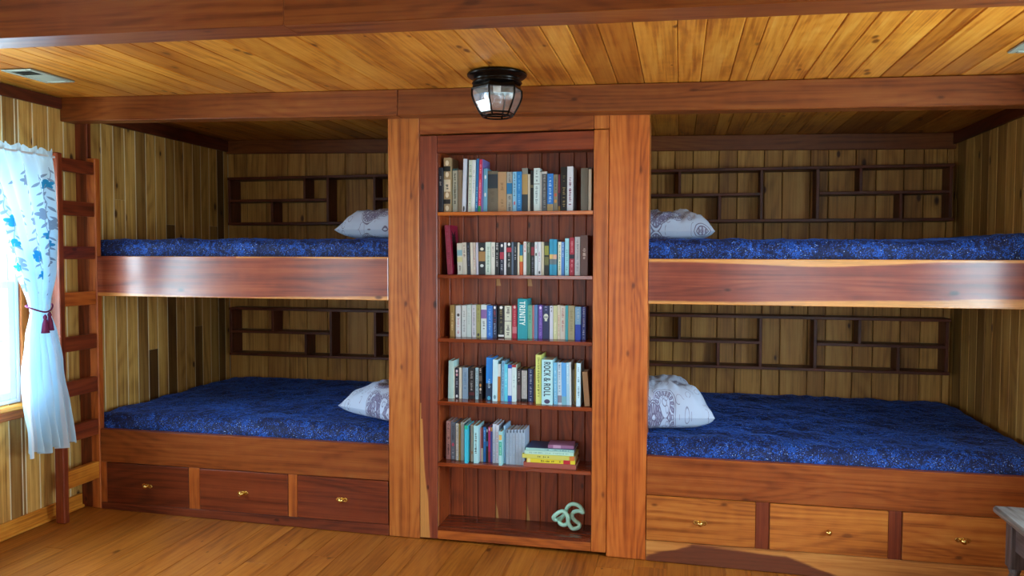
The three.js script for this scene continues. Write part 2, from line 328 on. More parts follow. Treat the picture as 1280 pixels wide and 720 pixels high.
// ------------------------------------------------------------------ bunks
seed = 202;
const sapBoard = (lower, upper, base, darkC, light, opt = {}) => woodTexture({ W: 256, H: 2048, wide: 0.24, long: 1.85, base, dark: darkC, light, rings: 5, warp: 1.2, figure: 0.3, knots: 2, knotSize: 0.008, contrast: 0.5, streak: 0.3, sapColor: [216, 150, 78],
  sap: (u, v, bl, fb) => { const w = 0.03 * bl + 0.012 * fb; const s = (t) => Math.max(0, Math.min(1, t * 30 + 0.5)); return Math.max(s(lower(v) + w - u), s(u - (1 - upper(v) + w))); }, ...opt });
const fitMat = (map, rough = 0.3) => { map.wrapS = map.wrapT = THREE.ClampToEdgeWrapping; return new THREE.MeshPhysicalMaterial({ map, roughness: rough, clearcoat: rough < 0.3 ? 0.35 : 0, clearcoatRoughness: 0.3 }); };
const boardUL = fitMat(sapBoard((v) => 0.05 + 0.03 * Math.sin(v * 7 + 1), (v) => (v > 0.5 ? 0.03 + 0.05 * (v - 0.5) : 0), [146, 66, 40], [92, 38, 26], [176, 94, 54]), 0.24);
const boardUR = fitMat(sapBoard((v) => 0.06 + 0.12 * Math.max(0, Math.sin((v - 0.22) * 2.6)), (v) => 0.06 + 0.12 * Math.exp(-(((v - 0.42) / 0.2) ** 2)), [134, 58, 40], [88, 36, 26], [168, 90, 58]), 0.22);
function platform(x0, x1, y0, y1, parent) { part('platform', plank(x0, x1, y0, y1, ZB + 0.002, -0.041, 0, 0.003), wood('pine', [0.6, 0.5, 0.42], 0.6), parent); }
{
  const ul = thing('upper_bunk', 'upper left bunk platform with glossy reddish front board', 'bunk bed', [-2.45, 1.278, 0], 'built-in bunks');
  part('front_board', plank(-3.354, -1.539, 1.278, 1.513, -0.04, 0, 0, 0.003, true), boardUL, ul); platform(XL + 0.002, -1.312, 1.285, 1.33, ul);
  const ur = thing('upper_bunk', 'upper right bunk platform, front board edged with pale sapwood', 'bunk bed', [0.75, 1.282, 0], 'built-in bunks');
  part('front_board', plank(-0.154, XR - 0.001, 1.282, 1.508, -0.04, 0, 0, 0.003, true), boardUR, ur); platform(-0.383, XR - 0.002, 1.285, 1.33, ur);
}
const brass = new THREE.MeshStandardMaterial({ color: 0xd8b46a, metalness: 1, roughness: 0.22 });
function pull(x, y, drawer, plate, turn) {
  const k = lathe([[0.0001, 0.030], [0.007, 0.029], [0.0125, 0.024], [0.0135, 0.019], [0.010, 0.013], [0.0055, 0.009], [0.006, 0.004], [0.009, 0.0], [0.0001, 0]], 18); k.rotateX(Math.PI / 2); k.translate(x, y, 0.008);
  if (plate) {
    const s = new THREE.Shape(), a = 0.034; s.moveTo(-a, 0); s.bezierCurveTo(-a + 0.006, 0.012, -0.018, 0.013, -0.012, 0.007); s.bezierCurveTo(-0.006, 0.012, 0.006, 0.012, 0.012, 0.007); s.bezierCurveTo(0.018, 0.013, a - 0.006, 0.012, a, 0);
    s.bezierCurveTo(a - 0.006, -0.012, 0.018, -0.013, 0.012, -0.007); s.bezierCurveTo(0.006, -0.012, -0.006, -0.012, -0.012, -0.007); s.bezierCurveTo(-0.018, -0.013, -a + 0.006, -0.012, -a, 0);
    for (const m of [-1, 1]) { const h = new THREE.Path(); h.absellipse(m * 0.023, 0, 0.005, 0.0035, 0, Math.PI * 2); s.holes.push(h); }
    const g = new THREE.ExtrudeGeometry(s, { depth: 0.002, bevelEnabled: true, bevelSize: 0.0012, bevelThickness: 0.0012, bevelSegments: 2, curveSegments: 6 }); g.rotateZ(turn); g.translate(x, y, 0.0055);
    part('back_plate', g, brass, drawer);
  }
  part('knob', k, brass, drawer);
}
function lowerBunk(label, x0, x1, boardY0, boardY1, dY0, dY1, drawers, handles, C) {
  const b = thing('lower_bunk', label, 'bunk bed', [(x0 + x1) / 2, 0, 0], 'built-in bunks');
  part('front_board', plank(x0, x1, boardY0, boardY1, -0.04, 0, 0, 0.003), C.board, b);
  platform(x0 < -2 ? XL + 0.002 : -0.383, x0 < -2 ? -1.312 : x1 - 0.002, boardY0 + 0.02, boardY0 + 0.06, b);
  const base = scribe(plank(x0, x1, 0, dY0 - 0.003, -0.04, 0, 0, 0.002, C.fitBase), 0, dY0 - 0.003);
  part('base_board', base, C.base, b);
  const xs = [x0, ...drawers.flat(), x1];
  for (let i = 0; i < xs.length; i += 2) if (xs[i + 1] - xs[i] > 0.012) part('stile', plank(xs[i] + 0.001, xs[i + 1] - 0.003, dY0 - 0.002, boardY0 - 0.001, -0.04, -0.001, 1, 0.002), i === 0 ? C.end : C.stile, b);
  drawers.forEach(([a, c], i) => {
    const d = part('drawer', plank(a, c, dY0, dY1, -0.035, 0.004, 0, 0.003), C.drawer[i], b);
    part('drawer_box', plank(a + 0.02, c - 0.02, dY0 + 0.02, dY1 - 0.03, -0.55, -0.036, 0, 0.002), wood('pine', [0.7, 0.62, 0.5], 0.6), d);
    pull(handles[i][0], handles[i][1], d, handles[i][2], handles[i][3] ?? 0);
  });
}
const baseTex = fitMat(woodTexture({ W: 128, H: 2048, wide: 0.1, long: 1.89, base: [196, 128, 62], dark: [150, 88, 40], light: [216, 158, 88], rings: 2, knots: 0, contrast: 0.5, streak: 0.3, sapColor: [104, 52, 34],
  sap: (u, v, bl, fb) => { const top = v < 0.12 ? 0.15 + 6.5 * v : v < 0.36 ? 0.95 - 0.5 * (v - 0.12) : 0.83 - 6 * (v - 0.36), q = top + 0.12 * bl + 0.04 * fb - u; return Math.max(0, Math.min(1, q * 9 + 0.5)) * 0.92; } }), 0.4);
lowerBunk('lower left bunk box with three dark red drawers', -3.354, -1.54, 0.292, 0.487, 0.052, 0.289, [[-3.311, -2.768], [-2.694, -2.140], [-2.081, -1.543]],
  [[-3.036, 0.168, 1, -0.12], [-2.418, 0.167, 1, 0.1], [-1.811, 0.172, 1, 0]],
  { board: wood('cherry', [0.5, 0.42, 0.4], 0.36), base: wood('red', [0.72, 0.66, 0.66], 0.4), end: wood('cherry', [0.8, 0.72, 0.66], 0.4), stile: wood('cherry', [0.85, 0.76, 0.66], 0.4), drawer: [wood('red', [0.62, 0.54, 0.56], 0.32), wood('red', [0.8, 0.74, 0.74], 0.32), wood('red', [0.74, 0.64, 0.64], 0.32)] });
lowerBunk('lower right bunk box with three golden cherry drawers', -0.153, XR - 0.002, 0.312, 0.508, 0.080, 0.309, [[-0.152, 0.378], [0.446, 0.985], [1.049, 1.62]],
  [[0.113, 0.189, 1, 0], [0.716, 0.192, 0], [1.308, 0.197, 1, -0.05]],
  { board: wood('cherry', [0.6, 0.5, 0.48], 0.34), base: baseTex, fitBase: true, end: wood('red', [0.8, 0.7, 0.7], 0.4), stile: wood('red', [0.8, 0.7, 0.7], 0.4), drawer: [wood('cherry', [0.92, 1.0, 0.95], 0.34), wood('cherry', [1.0, 1.1, 1.0], 0.34), wood('cherry', [0.9, 0.92, 0.86], 0.34)] });

// ------------------------------------------------------------------ bedding
seed = 303;
const navyMap = (() => {
  const W = 1024, d = new Uint8Array(W * W * 4), a = makeNoise(9, 9), b = makeNoise(50, 50), c = makeNoise(260, 260);
  const cl = (t) => Math.max(0, Math.min(1, t));
  for (let y = 0; y < W; y++) for (let x = 0; x < W; x++) {
    const u = x / W, v = y / W, t = cl(0.42 + 0.45 * a(u, v) + 0.45 * b(u, v) + 0.9 * c(u, v)), i = (y * W + x) * 4;
    d[i] = 7 + 14 * t * t; d[i + 1] = 22 + 62 * t * t; d[i + 2] = 66 + 118 * t * t; d[i + 3] = 255;
  }
  for (let k = 0; k < 2600; k++) {
    const x = Math.floor(rnd() * W), y = Math.floor(rnd() * W), s = rr(0.35, 1), n = rnd() < 0.4 ? 4 : 3;
    if (a(x / W, y / W) + 0.5 * rnd() < 0) continue;
    for (let q = 0; q < n; q++) for (let p = 0; p < n; p++) { const i = (((y + q) % W) * W + (x + p) % W) * 4; d[i] = 30 + 160 * s * s; d[i + 1] = 80 + 140 * s * s; d[i + 2] = 190 + 60 * s; }
  }
  const t = dataTex(W, W, d); return t;
})();
const navyBump = (() => { const W = 512, d = new Uint8Array(W * W * 4), a = makeNoise(40, 40), b = makeNoise(110, 110); for (let y = 0; y < W; y++) for (let x = 0; x < W; x++) { const i = (y * W + x) * 4, t = 128 + 70 * a(x / W, y / W) + 50 * b(x / W, y / W); d[i] = d[i + 1] = d[i + 2] = t; d[i + 3] = 255; } return dataTex(W, W, d, false); })();
const navy = new THREE.MeshPhysicalMaterial({ map: navyMap, bumpMap: navyBump, bumpScale: 0.008, roughness: 0.75, sheen: 1, sheenRoughness: 0.35 }); navy.sheenColor.setRGB(0.08, 0.25, 1.0);
// profile swept along x: front bottom, up the front, over the rounded edge, along the top, down the back
function bedding(x0, x1, y0, yTop, z0, z1, r, amp, lift = () => 0, sx = 0) {
  const prof = [[z0, y0]]; const N = 60, yT = yTop;
  for (let i = 0; i <= 4; i++) prof.push([z0, y0 + (yT - r - y0) * i / 4]);
  for (let i = 1; i <= 8; i++) { const a = i / 8 * Math.PI / 2; prof.push([z0 - r + r * Math.cos(a), yT - r + r * Math.sin(a)]); }
  for (let i = 1; i <= N; i++) prof.push([z0 - r + (z1 + r - z0 + r) * i / N, yT]);
  for (let i = 1; i <= 6; i++) { const a = i / 6 * Math.PI / 2; prof.push([z1 + r - r * Math.sin(a), yT - r + r * Math.cos(a)]); }
  prof.push([z1, y0]);
  const nx = Math.round((x1 - x0) / 0.022), P = [], U = [], I = [], m = prof.length;
  for (let i = 0; i <= nx; i++) {
    const x = x0 + (x1 - x0) * i / nx, e = Math.min(x - x0, x1 - x), drop = e < r ? r - Math.sqrt(Math.max(0, r * r - (r - e) ** 2)) : 0; let s = 0;
    for (let j = 0; j < m; j++) {
      const [z, y] = prof[j]; if (j) s += Math.hypot(z - prof[j - 1][0], y - prof[j - 1][1]);
      const k = (y - y0) / (yT - y0);
      const n = perlin.noise(x * 5 + sx, z * 5, y * 4) * 0.6 + perlin.noise(x * 13 + sx, z * 11, y * 9) * 0.35 + perlin.noise(x * 34, z * 30 + sx, y * 30) * 0.22;
      const ny = Math.max(0, k - 0.2), front = z > z0 - r * 0.6 ? 1 : 0;
      P.push(x, y + (amp * n + lift(x, z)) * ny - drop * k, z + front * amp * 0.55 * n * (y > y0 ? 1 : 0)); U.push(x, s);
    }
  }
  for (let i = 0; i < nx; i++) for (let j = 0; j + 1 < m; j++) { const a = i * m + j, b = a + m; I.push(a, b, a + 1, b, b + 1, a + 1); }
  const g = new THREE.BufferGeometry(); g.setAttribute('position', new THREE.Float32BufferAttribute(P, 3)); g.setAttribute('uv', new THREE.Float32BufferAttribute(U, 2)); g.setIndex(I); g.computeVertexNormals();
  const nn = g.attributes.normal; if (nn.getY(Math.floor(m / 2) + m * 5) < 0) { for (let k = 0; k < I.length; k += 3) { const t = I[k]; I[k] = I[k + 1]; I[k + 1] = t; } g.setIndex(I); g.computeVertexNormals(); }
  return g;
}
function bed(label, ...a) { const o = thing('mattress', label, 'bedding', [(a[0] + a[1]) / 2, a[2], (a[4] + a[5]) / 2], 'beds in navy covers'); part('bedspread', bedding(...a), navy, o); }
bed('mattress in sparkling navy cover on upper left bunk', XL + 0.012, -1.32, 1.332, 1.612, -0.05, ZB + 0.012, 0.05, 0.03, () => 0, 1.3);
bed('mattress in sparkling navy cover on upper right bunk', -0.375, XR - 0.012, 1.332, 1.606, -0.05, ZB + 0.012, 0.05, 0.03, (x) => 0.035 * Math.max(0, (x - 1.2) / 0.5), 7.7);
bed('mattress in bright blue lit navy cover on lower left bunk', XL + 0.012, -1.32, 0.354, 0.566, -0.05, ZB + 0.012, 0.075, 0.028, (x, z) => 0.012 * Math.sin(x * 2), 13.1);
bed('mattress in navy cover on lower right bunk', -0.375, XR - 0.012, 0.374, 0.585, -0.05, ZB + 0.012, 0.075, 0.028, () => 0, 21.9);

const pillowTex = (() => {
  const c = document.createElement('canvas'); c.width = c.height = 1024; const g = c.getContext('2d'); g.fillStyle = '#bccfea'; g.fillRect(0, 0, 1024, 1024);  // bluish cast of the skylight is put into the cloth colour
  g.lineWidth = 3;
  for (let k = 0; k < 26; k++) {
    const x = rnd() * 1024, y = rnd() * 1024, R = rr(60, 120); g.strokeStyle = 'rgba(104,100,134,0.9)'; g.lineWidth = 5;
    for (const f of [1, 0.86, 0.5, 0.2]) { g.beginPath(); g.arc(x, y, R * f, 0, 7); g.stroke(); }
    for (let q = 0; q < 16; q++) { const a = q / 16 * 6.283; g.beginPath(); g.ellipse(x + Math.cos(a) * R * 0.68, y + Math.sin(a) * R * 0.68, R * 0.15, R * 0.07, a, 0, 7); g.stroke(); g.fillStyle = 'rgba(120,118,155,0.6)'; g.fill(); }
  }
  for (let k = 0; k < 220; k++) { g.strokeStyle = 'rgba(110,112,150,0.7)'; g.lineWidth = 4; g.beginPath(); const x = rnd() * 1024, y = rnd() * 1024; g.arc(x, y, rr(8, 30), rnd() * 6, rnd() * 6 + 3); g.stroke(); }
  const t = new THREE.CanvasTexture(c); t.colorSpace = THREE.SRGBColorSpace; t.wrapS = t.wrapT = THREE.RepeatWrapping; return t;
})();
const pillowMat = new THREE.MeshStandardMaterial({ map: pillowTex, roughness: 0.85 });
function pillow(label, pos, W, D, H, turn, tilt, sx, sag = 0) {
  const N = 44, P = [], U = [], I = [];
  for (const s of [1, -1]) for (let i = 0; i <= N; i++) for (let j = 0; j <= N; j++) {
    const u = -1 + 2 * i / N, v = -1 + 2 * j / N, t = Math.pow(Math.max(0, (1 - u ** 4) * (1 - v ** 4)), 0.62);
    const x = W / 2 * u * (1 - 0.07 * (1 - v * v) * Math.abs(u)), z = D / 2 * v * (1 - 0.07 * (1 - u * u) * Math.abs(v));
    const wr = (perlin.noise(u * 2.2 + sx, v * 2.2, s) * 0.025 + perlin.noise(u * 6 + sx, v * 5, s * 3) * 0.012 + perlin.noise(u * 15, v * 3 + sx, 2) * 0.005) * Math.min(1, t * 2);
    const y = s > 0 ? H * 0.68 * t + wr : -H * 0.32 * Math.pow(t, 0.7);
    P.push(x, y + H * 0.32 + sag * u * u, z); U.push(u * W / 1.1 + sx, v * D / 1.1);
  }
  const M = N + 1, off = M * M;
  for (let i = 0; i < N; i++) for (let j = 0; j < N; j++) { const a = i * M + j, b = a + M; I.push(a, a + 1, b, b, a + 1, b + 1); I.push(off + a, off + b, off + a + 1, off + b, off + b + 1, off + a + 1); }
  const g = new THREE.BufferGeometry(); g.setAttribute('position', new THREE.Float32BufferAttribute(P, 3)); g.setAttribute('uv', new THREE.Float32BufferAttribute(U, 2)); g.setIndex(I); g.computeVertexNormals();
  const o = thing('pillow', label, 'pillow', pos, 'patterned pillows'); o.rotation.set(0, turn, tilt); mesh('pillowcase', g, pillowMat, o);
}
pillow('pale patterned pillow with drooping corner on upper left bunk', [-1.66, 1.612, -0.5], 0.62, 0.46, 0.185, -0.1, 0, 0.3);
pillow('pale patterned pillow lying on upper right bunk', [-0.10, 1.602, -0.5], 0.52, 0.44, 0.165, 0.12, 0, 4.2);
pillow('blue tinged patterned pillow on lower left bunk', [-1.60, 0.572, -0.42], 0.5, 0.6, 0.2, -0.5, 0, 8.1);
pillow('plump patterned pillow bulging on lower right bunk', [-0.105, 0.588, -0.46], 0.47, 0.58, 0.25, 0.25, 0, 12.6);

// ------------------------------------------------------------------ shelves on the back wall of each bay
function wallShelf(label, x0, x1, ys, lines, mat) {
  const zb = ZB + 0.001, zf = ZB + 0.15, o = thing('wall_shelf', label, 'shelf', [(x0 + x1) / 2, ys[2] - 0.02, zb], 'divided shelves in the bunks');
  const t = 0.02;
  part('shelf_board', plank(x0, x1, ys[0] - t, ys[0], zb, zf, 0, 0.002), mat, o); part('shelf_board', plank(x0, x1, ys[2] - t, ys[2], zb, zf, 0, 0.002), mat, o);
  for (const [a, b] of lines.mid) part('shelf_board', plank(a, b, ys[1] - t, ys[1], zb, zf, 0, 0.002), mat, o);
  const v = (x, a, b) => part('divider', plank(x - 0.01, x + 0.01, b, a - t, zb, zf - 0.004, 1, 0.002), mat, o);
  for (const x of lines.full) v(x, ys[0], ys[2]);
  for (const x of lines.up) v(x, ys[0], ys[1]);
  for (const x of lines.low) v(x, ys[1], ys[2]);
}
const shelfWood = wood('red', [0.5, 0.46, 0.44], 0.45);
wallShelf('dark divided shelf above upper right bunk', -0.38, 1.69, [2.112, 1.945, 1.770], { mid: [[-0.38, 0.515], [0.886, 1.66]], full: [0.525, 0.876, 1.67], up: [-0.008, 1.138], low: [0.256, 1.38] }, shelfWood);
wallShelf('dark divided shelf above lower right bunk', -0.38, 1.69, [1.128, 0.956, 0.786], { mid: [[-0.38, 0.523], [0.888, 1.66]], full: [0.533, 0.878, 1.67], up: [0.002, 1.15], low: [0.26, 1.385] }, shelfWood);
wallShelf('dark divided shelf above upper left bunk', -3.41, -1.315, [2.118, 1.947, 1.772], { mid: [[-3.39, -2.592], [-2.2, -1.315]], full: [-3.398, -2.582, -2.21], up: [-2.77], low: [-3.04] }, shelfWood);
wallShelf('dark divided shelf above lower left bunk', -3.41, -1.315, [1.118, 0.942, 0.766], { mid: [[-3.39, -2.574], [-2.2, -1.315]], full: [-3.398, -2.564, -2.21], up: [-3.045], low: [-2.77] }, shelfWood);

// ------------------------------------------------------------------ ladder on the window wall
{
  const o = thing('bunk_ladder', 'reddish wooden ladder with flat rungs between window and bunks', 'ladder', [-3.385, 0, 0.12]);
  const s1 = wood('cherry', [0.82, 0.66, 0.56], 0.4), s2 = wood('red', [0.95, 0.85, 0.8], 0.4), rg = wood('red', [0.8, 0.7, 0.68], 0.4);
  part('stringer', scribe(plank(-3.415, -3.356, 0, 2.085, 0.244, 0.282, 1, 0.004), 0, 2.085), s2, o);
  part('stringer', scribe(plank(-3.415, -3.356, 0, 2.085, -0.040, 0.002, 1, 0.004), 0, 2.085), s1, o);
  const ys = [[1.988, 2.061], [1.742, 1.824], [1.495, 1.568], [1.229, 1.307], [0.972, 1.055], [0.715, 0.802], [0.457, 0.549], [0.194, 0.295]];
  ys.forEach(([a, b], i) => part('rung', plank(-3.398, -3.362, a, b, 0.002, 0.244, 2, 0.003), i === 7 ? wood('pine', [0.85, 0.74, 0.62], 0.4) : i === 3 ? wood('cherry', [0.8, 0.66, 0.56], 0.4) : rg, o));
}
// ------------------------------------------------------------------ curtain
{
  seed = 410;
  const c = document.createElement('canvas'); c.width = 1024; c.height = 2048; const g = c.getContext('2d'); g.fillStyle = '#c4e3f4'; g.fillRect(0, 0, 1024, 2048);  // white cloth, with the blue of the window sky painted into it
  g.strokeStyle = 'rgba(220,228,236,0.9)'; g.lineWidth = 26; for (let k = 0; k < 7; k++) { g.beginPath(); g.moveTo(90 + k * 150, 1050); g.lineTo(90 + k * 150 + 10, 2048); g.stroke(); }
  const leaf = (x, y, a, s, col) => { g.save(); g.translate(x, y); g.scale(1.5, 1); g.rotate(a); g.fillStyle = col; g.beginPath(); g.moveTo(0, 0); g.quadraticCurveTo(s * 0.5, -s * 0.28, s, 0); g.quadraticCurveTo(s * 0.5, s * 0.28, 0, 0); g.fill(); g.restore(); };
  const flower = (x, y, s, col) => { g.save(); g.translate(x, y); g.scale(1.5, 1); g.fillStyle = col; for (let q = 0; q < 5; q++) { const a = q / 5 * 6.283 + x; g.beginPath(); g.ellipse(Math.cos(a) * s * 0.55, Math.sin(a) * s * 0.55, s * 0.5, s * 0.36, a, 0, 7); g.fill(); } g.restore(); };
  const grey = '#7d92aa', teal = '#1f86b4';
  for (let col = 0; col < 6; col++) {
    let x = 90 + col * 170, y = 120 + (col % 2) * 60; g.strokeStyle = grey; g.lineWidth = 5;
    for (let k = 0; k < 6; k++) {
      const nx = x + rr(-34, 34), ny = y + rr(105, 145); g.beginPath(); g.moveTo(x, y); g.quadraticCurveTo(x + rr(-30, 30), (y + ny) / 2, nx, ny); g.stroke();
      for (let q = 0; q < 4; q++) { const t = (q + 0.5) / 4; leaf(x + (nx - x) * t, y + (ny - y) * t, (q % 2 ? rr(0.5, 1.1) : Math.PI - rr(0.5, 1.1)), rr(40, 60), grey); }
      if (k % 2 === col % 2) flower(nx, ny, rr(32, 40), (k + col) % 3 ? grey : teal); else if (rnd() < 0.4) flower(nx, ny, 30, teal);
      x = nx; y = ny;
    }
  }
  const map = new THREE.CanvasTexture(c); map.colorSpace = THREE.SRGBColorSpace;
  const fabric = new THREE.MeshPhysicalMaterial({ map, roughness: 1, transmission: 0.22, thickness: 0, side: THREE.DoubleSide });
  const keys = [[2.085, 0.335, 0.875, 0.012], [2.05, 0.335, 0.875, 0.010], [1.95, 0.328, 0.85, 0.02], [1.65, 0.326, 0.70, 0.026], [1.43, 0.342, 0.60, 0.024], [1.25, 0.385, 0.528, 0.016], [1.215, 0.39, 0.52, 0.015], [1.1, 0.355, 0.556, 0.024], [0.94, 0.314, 0.572, 0.03], [0.7, 0.27, 0.566, 0.032], [0.46, 0.232, 0.55, 0.034]];
  const at = (y) => { for (let i = 0; i + 1 < keys.length; i++) if (y >= keys[i + 1][0] - 1e-9) { const a = keys[i], b = keys[i + 1], t = (a[0] - y) / (a[0] - b[0]), s = t * t * (3 - 2 * t) * 0.4 + t * 0.6; return a.map((v, k) => v + (b[k] - v) * s); } return keys[keys.length - 1]; };
  const NU = 130, NV = 110, P = [], U = [], I = [];
  for (let j = 0; j <= NV; j++) for (let i = 0; i <= NU; i++) {
    const v = j / NV, u = i / NU, y = 2.085 - v * (2.085 - 0.46), [, r, l, a] = at(y);
    const ph = u * 6.283 * 5.5 + perlin.noise(u * 3, v * 2.2, 5) * 2.2;
    const fold = Math.sin(ph) * a + perlin.noise(u * 12, v * 6, 1) * a * 0.5 + (y > 2.04 ? perlin.noise(u * 40, v * 20, 9) * 0.012 : 0);
    P.push(-3.33 + fold, y + (j === NV ? 0.012 * Math.sin(u * 17) : 0) + (j === 0 ? 0.008 * Math.sin(u * 60) : 0), r + (l - r) * (u + 0.012 * Math.cos(ph))); U.push(u, 1 - v);
  }
  const M = NU + 1; for (let j = 0; j < NV; j++) for (let i = 0; i < NU; i++) { const a = j * M + i, b = a + M; I.push(a, b, a + 1, b, b + 1, a + 1); }
  const geo = new THREE.BufferGeometry(); geo.setAttribute('position', new THREE.Float32BufferAttribute(P, 3)); geo.setAttribute('uv', new THREE.Float32BufferAttribute(U, 2)); geo.setIndex(I); geo.computeVertexNormals();
  const o = thing('curtain', 'sheer white curtain printed with blue flowers, tied back at window', 'curtain', [-3.33, 0.46, 0.45]);
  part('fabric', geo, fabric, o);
  const plum = plain(0x6e1f4e, { roughness: 0.8 });
  part('tie_cord', tube([[-3.368, 1.258, 0.43], [-3.355, 1.26, 0.385], [-3.325, 1.252, 0.372], [-3.295, 1.228, 0.41], [-3.29, 1.216, 0.45], [-3.298, 1.226, 0.495], [-3.325, 1.243, 0.523], [-3.352, 1.25, 0.518], [-3.368, 1.252, 0.48]], 0.0045, 40, 8), plum, o);
  for (const [dz, dy] of [[0.018, 0], [-0.012, 0.012]]) {
    const t = lathe([[0.0001, 0], [0.005, -0.004], [0.010, -0.012], [0.0105, -0.02], [0.007, -0.026], [0.0085, -0.032], [0.014, -0.05], [0.019, -0.085], [0.021, -0.1], [0.0001, -0.098]], 16); t.translate(-3.283, 1.205 + dy, 0.447 + dz);
    part('tassel', t, plum, o);
  }
  const rod = thing('curtain_rod', 'thin rod carrying the floral curtain', 'curtain rod', [-3.33, 2.05, 0.8]);
  part('rod', tube([[-3.33, 2.05, 0.33], [-3.33, 2.05, 0.8], [-3.33, 2.05, 1.37]], 0.006, 8, 10), paint, rod);
  for (const z of [0.352, 1.35]) part('bracket', plank(-3.499, -3.325, 2.04, 2.056, z - 0.008, z + 0.008, 0, 0.002), paint, rod);
}
// ------------------------------------------------------------------ ceiling light, vents
{
  const x = -0.845, z = 0.385, y = ceilY(x) - 0.003, o = thing('ceiling_light', 'dark bronze ceiling lantern with clear glass panes above the bookcase', 'ceiling light', [x, y, z]);
  const bronze = new THREE.MeshStandardMaterial({ color: 0x17130f, metalness: 0.75, roughness: 0.25 });
  mesh('canopy', lathe([[0.0001, 0], [0.136, 0], [0.141, -0.006], [0.139, -0.014], [0.128, -0.022], [0.116, -0.030], [0.113, -0.040], [0.118, -0.046], [0.112, -0.052], [0.0001, -0.052]], 40), bronze, o);
  const band = [[0.112, -0.050], [0.119, -0.074]], prof = [[0.119, -0.074], [0.119, -0.105], [0.109, -0.135], [0.081, -0.186]], n = 6;
  const g2 = new THREE.MeshPhysicalMaterial({ color: 0xffffff, transmission: 0.92, roughness: 0.04, ior: 1.75, thickness: 0 });
  const cage = [];
  const pt = (k, [r, h], f = 1) => { const a = (k + 0.425) / n * Math.PI * 2; return [Math.sin(a) * r * f, h, Math.cos(a) * r * f]; };
  const strip = (k, pr, f) => {
    const P = [], I = [], U = [];
    pr.forEach((q, i) => { P.push(...pt(k - 0.5, q, f), ...pt(k + 0.5, q, f)); U.push(0, i / 4, 1, i / 4); if (i) { const a = i * 2; I.push(a - 2, a, a - 1, a, a + 1, a - 1); } });
    const p = new THREE.BufferGeometry(); p.setAttribute('position', new THREE.Float32BufferAttribute(P, 3)); p.setAttribute('uv', new THREE.Float32BufferAttribute(U, 2)); p.setIndex(I);
    const q = p.toNonIndexed(); q.computeVertexNormals(); return q;
  };
  for (let k = 0; k < n; k++) {
    mesh('pane', strip(k, prof, 0.985), g2, o);
    cage.push(strip(k, band, 1), tube(prof.map((q) => pt(k - 0.5, q)), 0.0042, 14, 6));
    for (const q of [prof[0], prof[3]]) cage.push(tube([pt(k - 0.5, q), pt(k, q, Math.cos(Math.PI / n)), pt(k + 0.5, q)], 0.0042, 4, 6));
    cage.push(tube([pt(k - 0.5, prof[3]), pt(k - 0.5, [0.07, -0.2])], 0.004, 3, 6));
  }
  mesh('cage', merged(cage), bronze, o);
  mesh('bottom_ring', lathe([[0.072, -0.196], [0.070, -0.203], [0.060, -0.203], [0.060, -0.197], [0.072, -0.196]], 24), bronze, o);
  mesh('lamp_socket', lathe([[0.0001, -0.052], [0.018, -0.052], [0.018, -0.085], [0.0001, -0.085]], 16), plain(0xe8e4da), o);
  mesh('bulb', lathe([[0.012, -0.085], [0.014, -0.095], [0.027, -0.12], [0.029, -0.135], [0.022, -0.152], [0.0001, -0.16]], 18), g2, o);
}
function vent(label, x0, x1, z0, z1, grille) {
  const cx = (x0 + x1) / 2, cz = (z0 + z1) / 2, o = thing('ceiling_vent', label, 'vent', [cx, ceilY(cx) - 0.0015, cz], 'ceiling vents'); o.rotation.z = -0.0185;
  const m = plain(0xa9b3a2, { roughness: 0.5, metalness: 0.3 }), hx = (x1 - x0) / 2, hz = (z1 - z0) / 2, b = 0.028;
  mesh('frame', merged([plank(-hx, -hx + b, -0.008, 0, -hz, hz, 2), plank(hx - b, hx, -0.008, 0, -hz, hz, 2), plank(-hx + b, hx - b, -0.008, 0, -hz, -hz + b, 0), plank(-hx + b, hx - b, -0.008, 0, hz - b, hz, 0)]), m, o);
  mesh('duct_shade', plank(-hx + b, hx - b, -0.0012, -0.0002, -hz + b, hz - b, 2, 0.0003), plain(0x16190f, { roughness: 0.9 }), o);  // flat dark sheet: shade inside the opening put into a colour
  const L = 2 * (hz - b), n = 8;
  for (let k = 0; k < n; k++) {
    const zc = -hz + b + L * (k + 0.5) / n, closed = zc < hz * grille;
    const s = plank(-hx + b, hx - b, -0.0012, 0.0, -L / n * 0.49, L / n * 0.49, 0, 0.0004); if (!closed) { s.scale(1, 1, 0.35); } s.translate(0, -0.005, zc); mesh('louver', s, closed ? m : plain(0x3a4038, { roughness: 0.5, metalness: 0.4 }), o);
  }
}
vent('pale ceiling vent above the curtained window', -3.225, -3.05, 0.485, 0.765, 0.15);
vent('ceiling vent at right edge above the right bunks', 1.255, 1.43, 0.50, 0.78, 1);

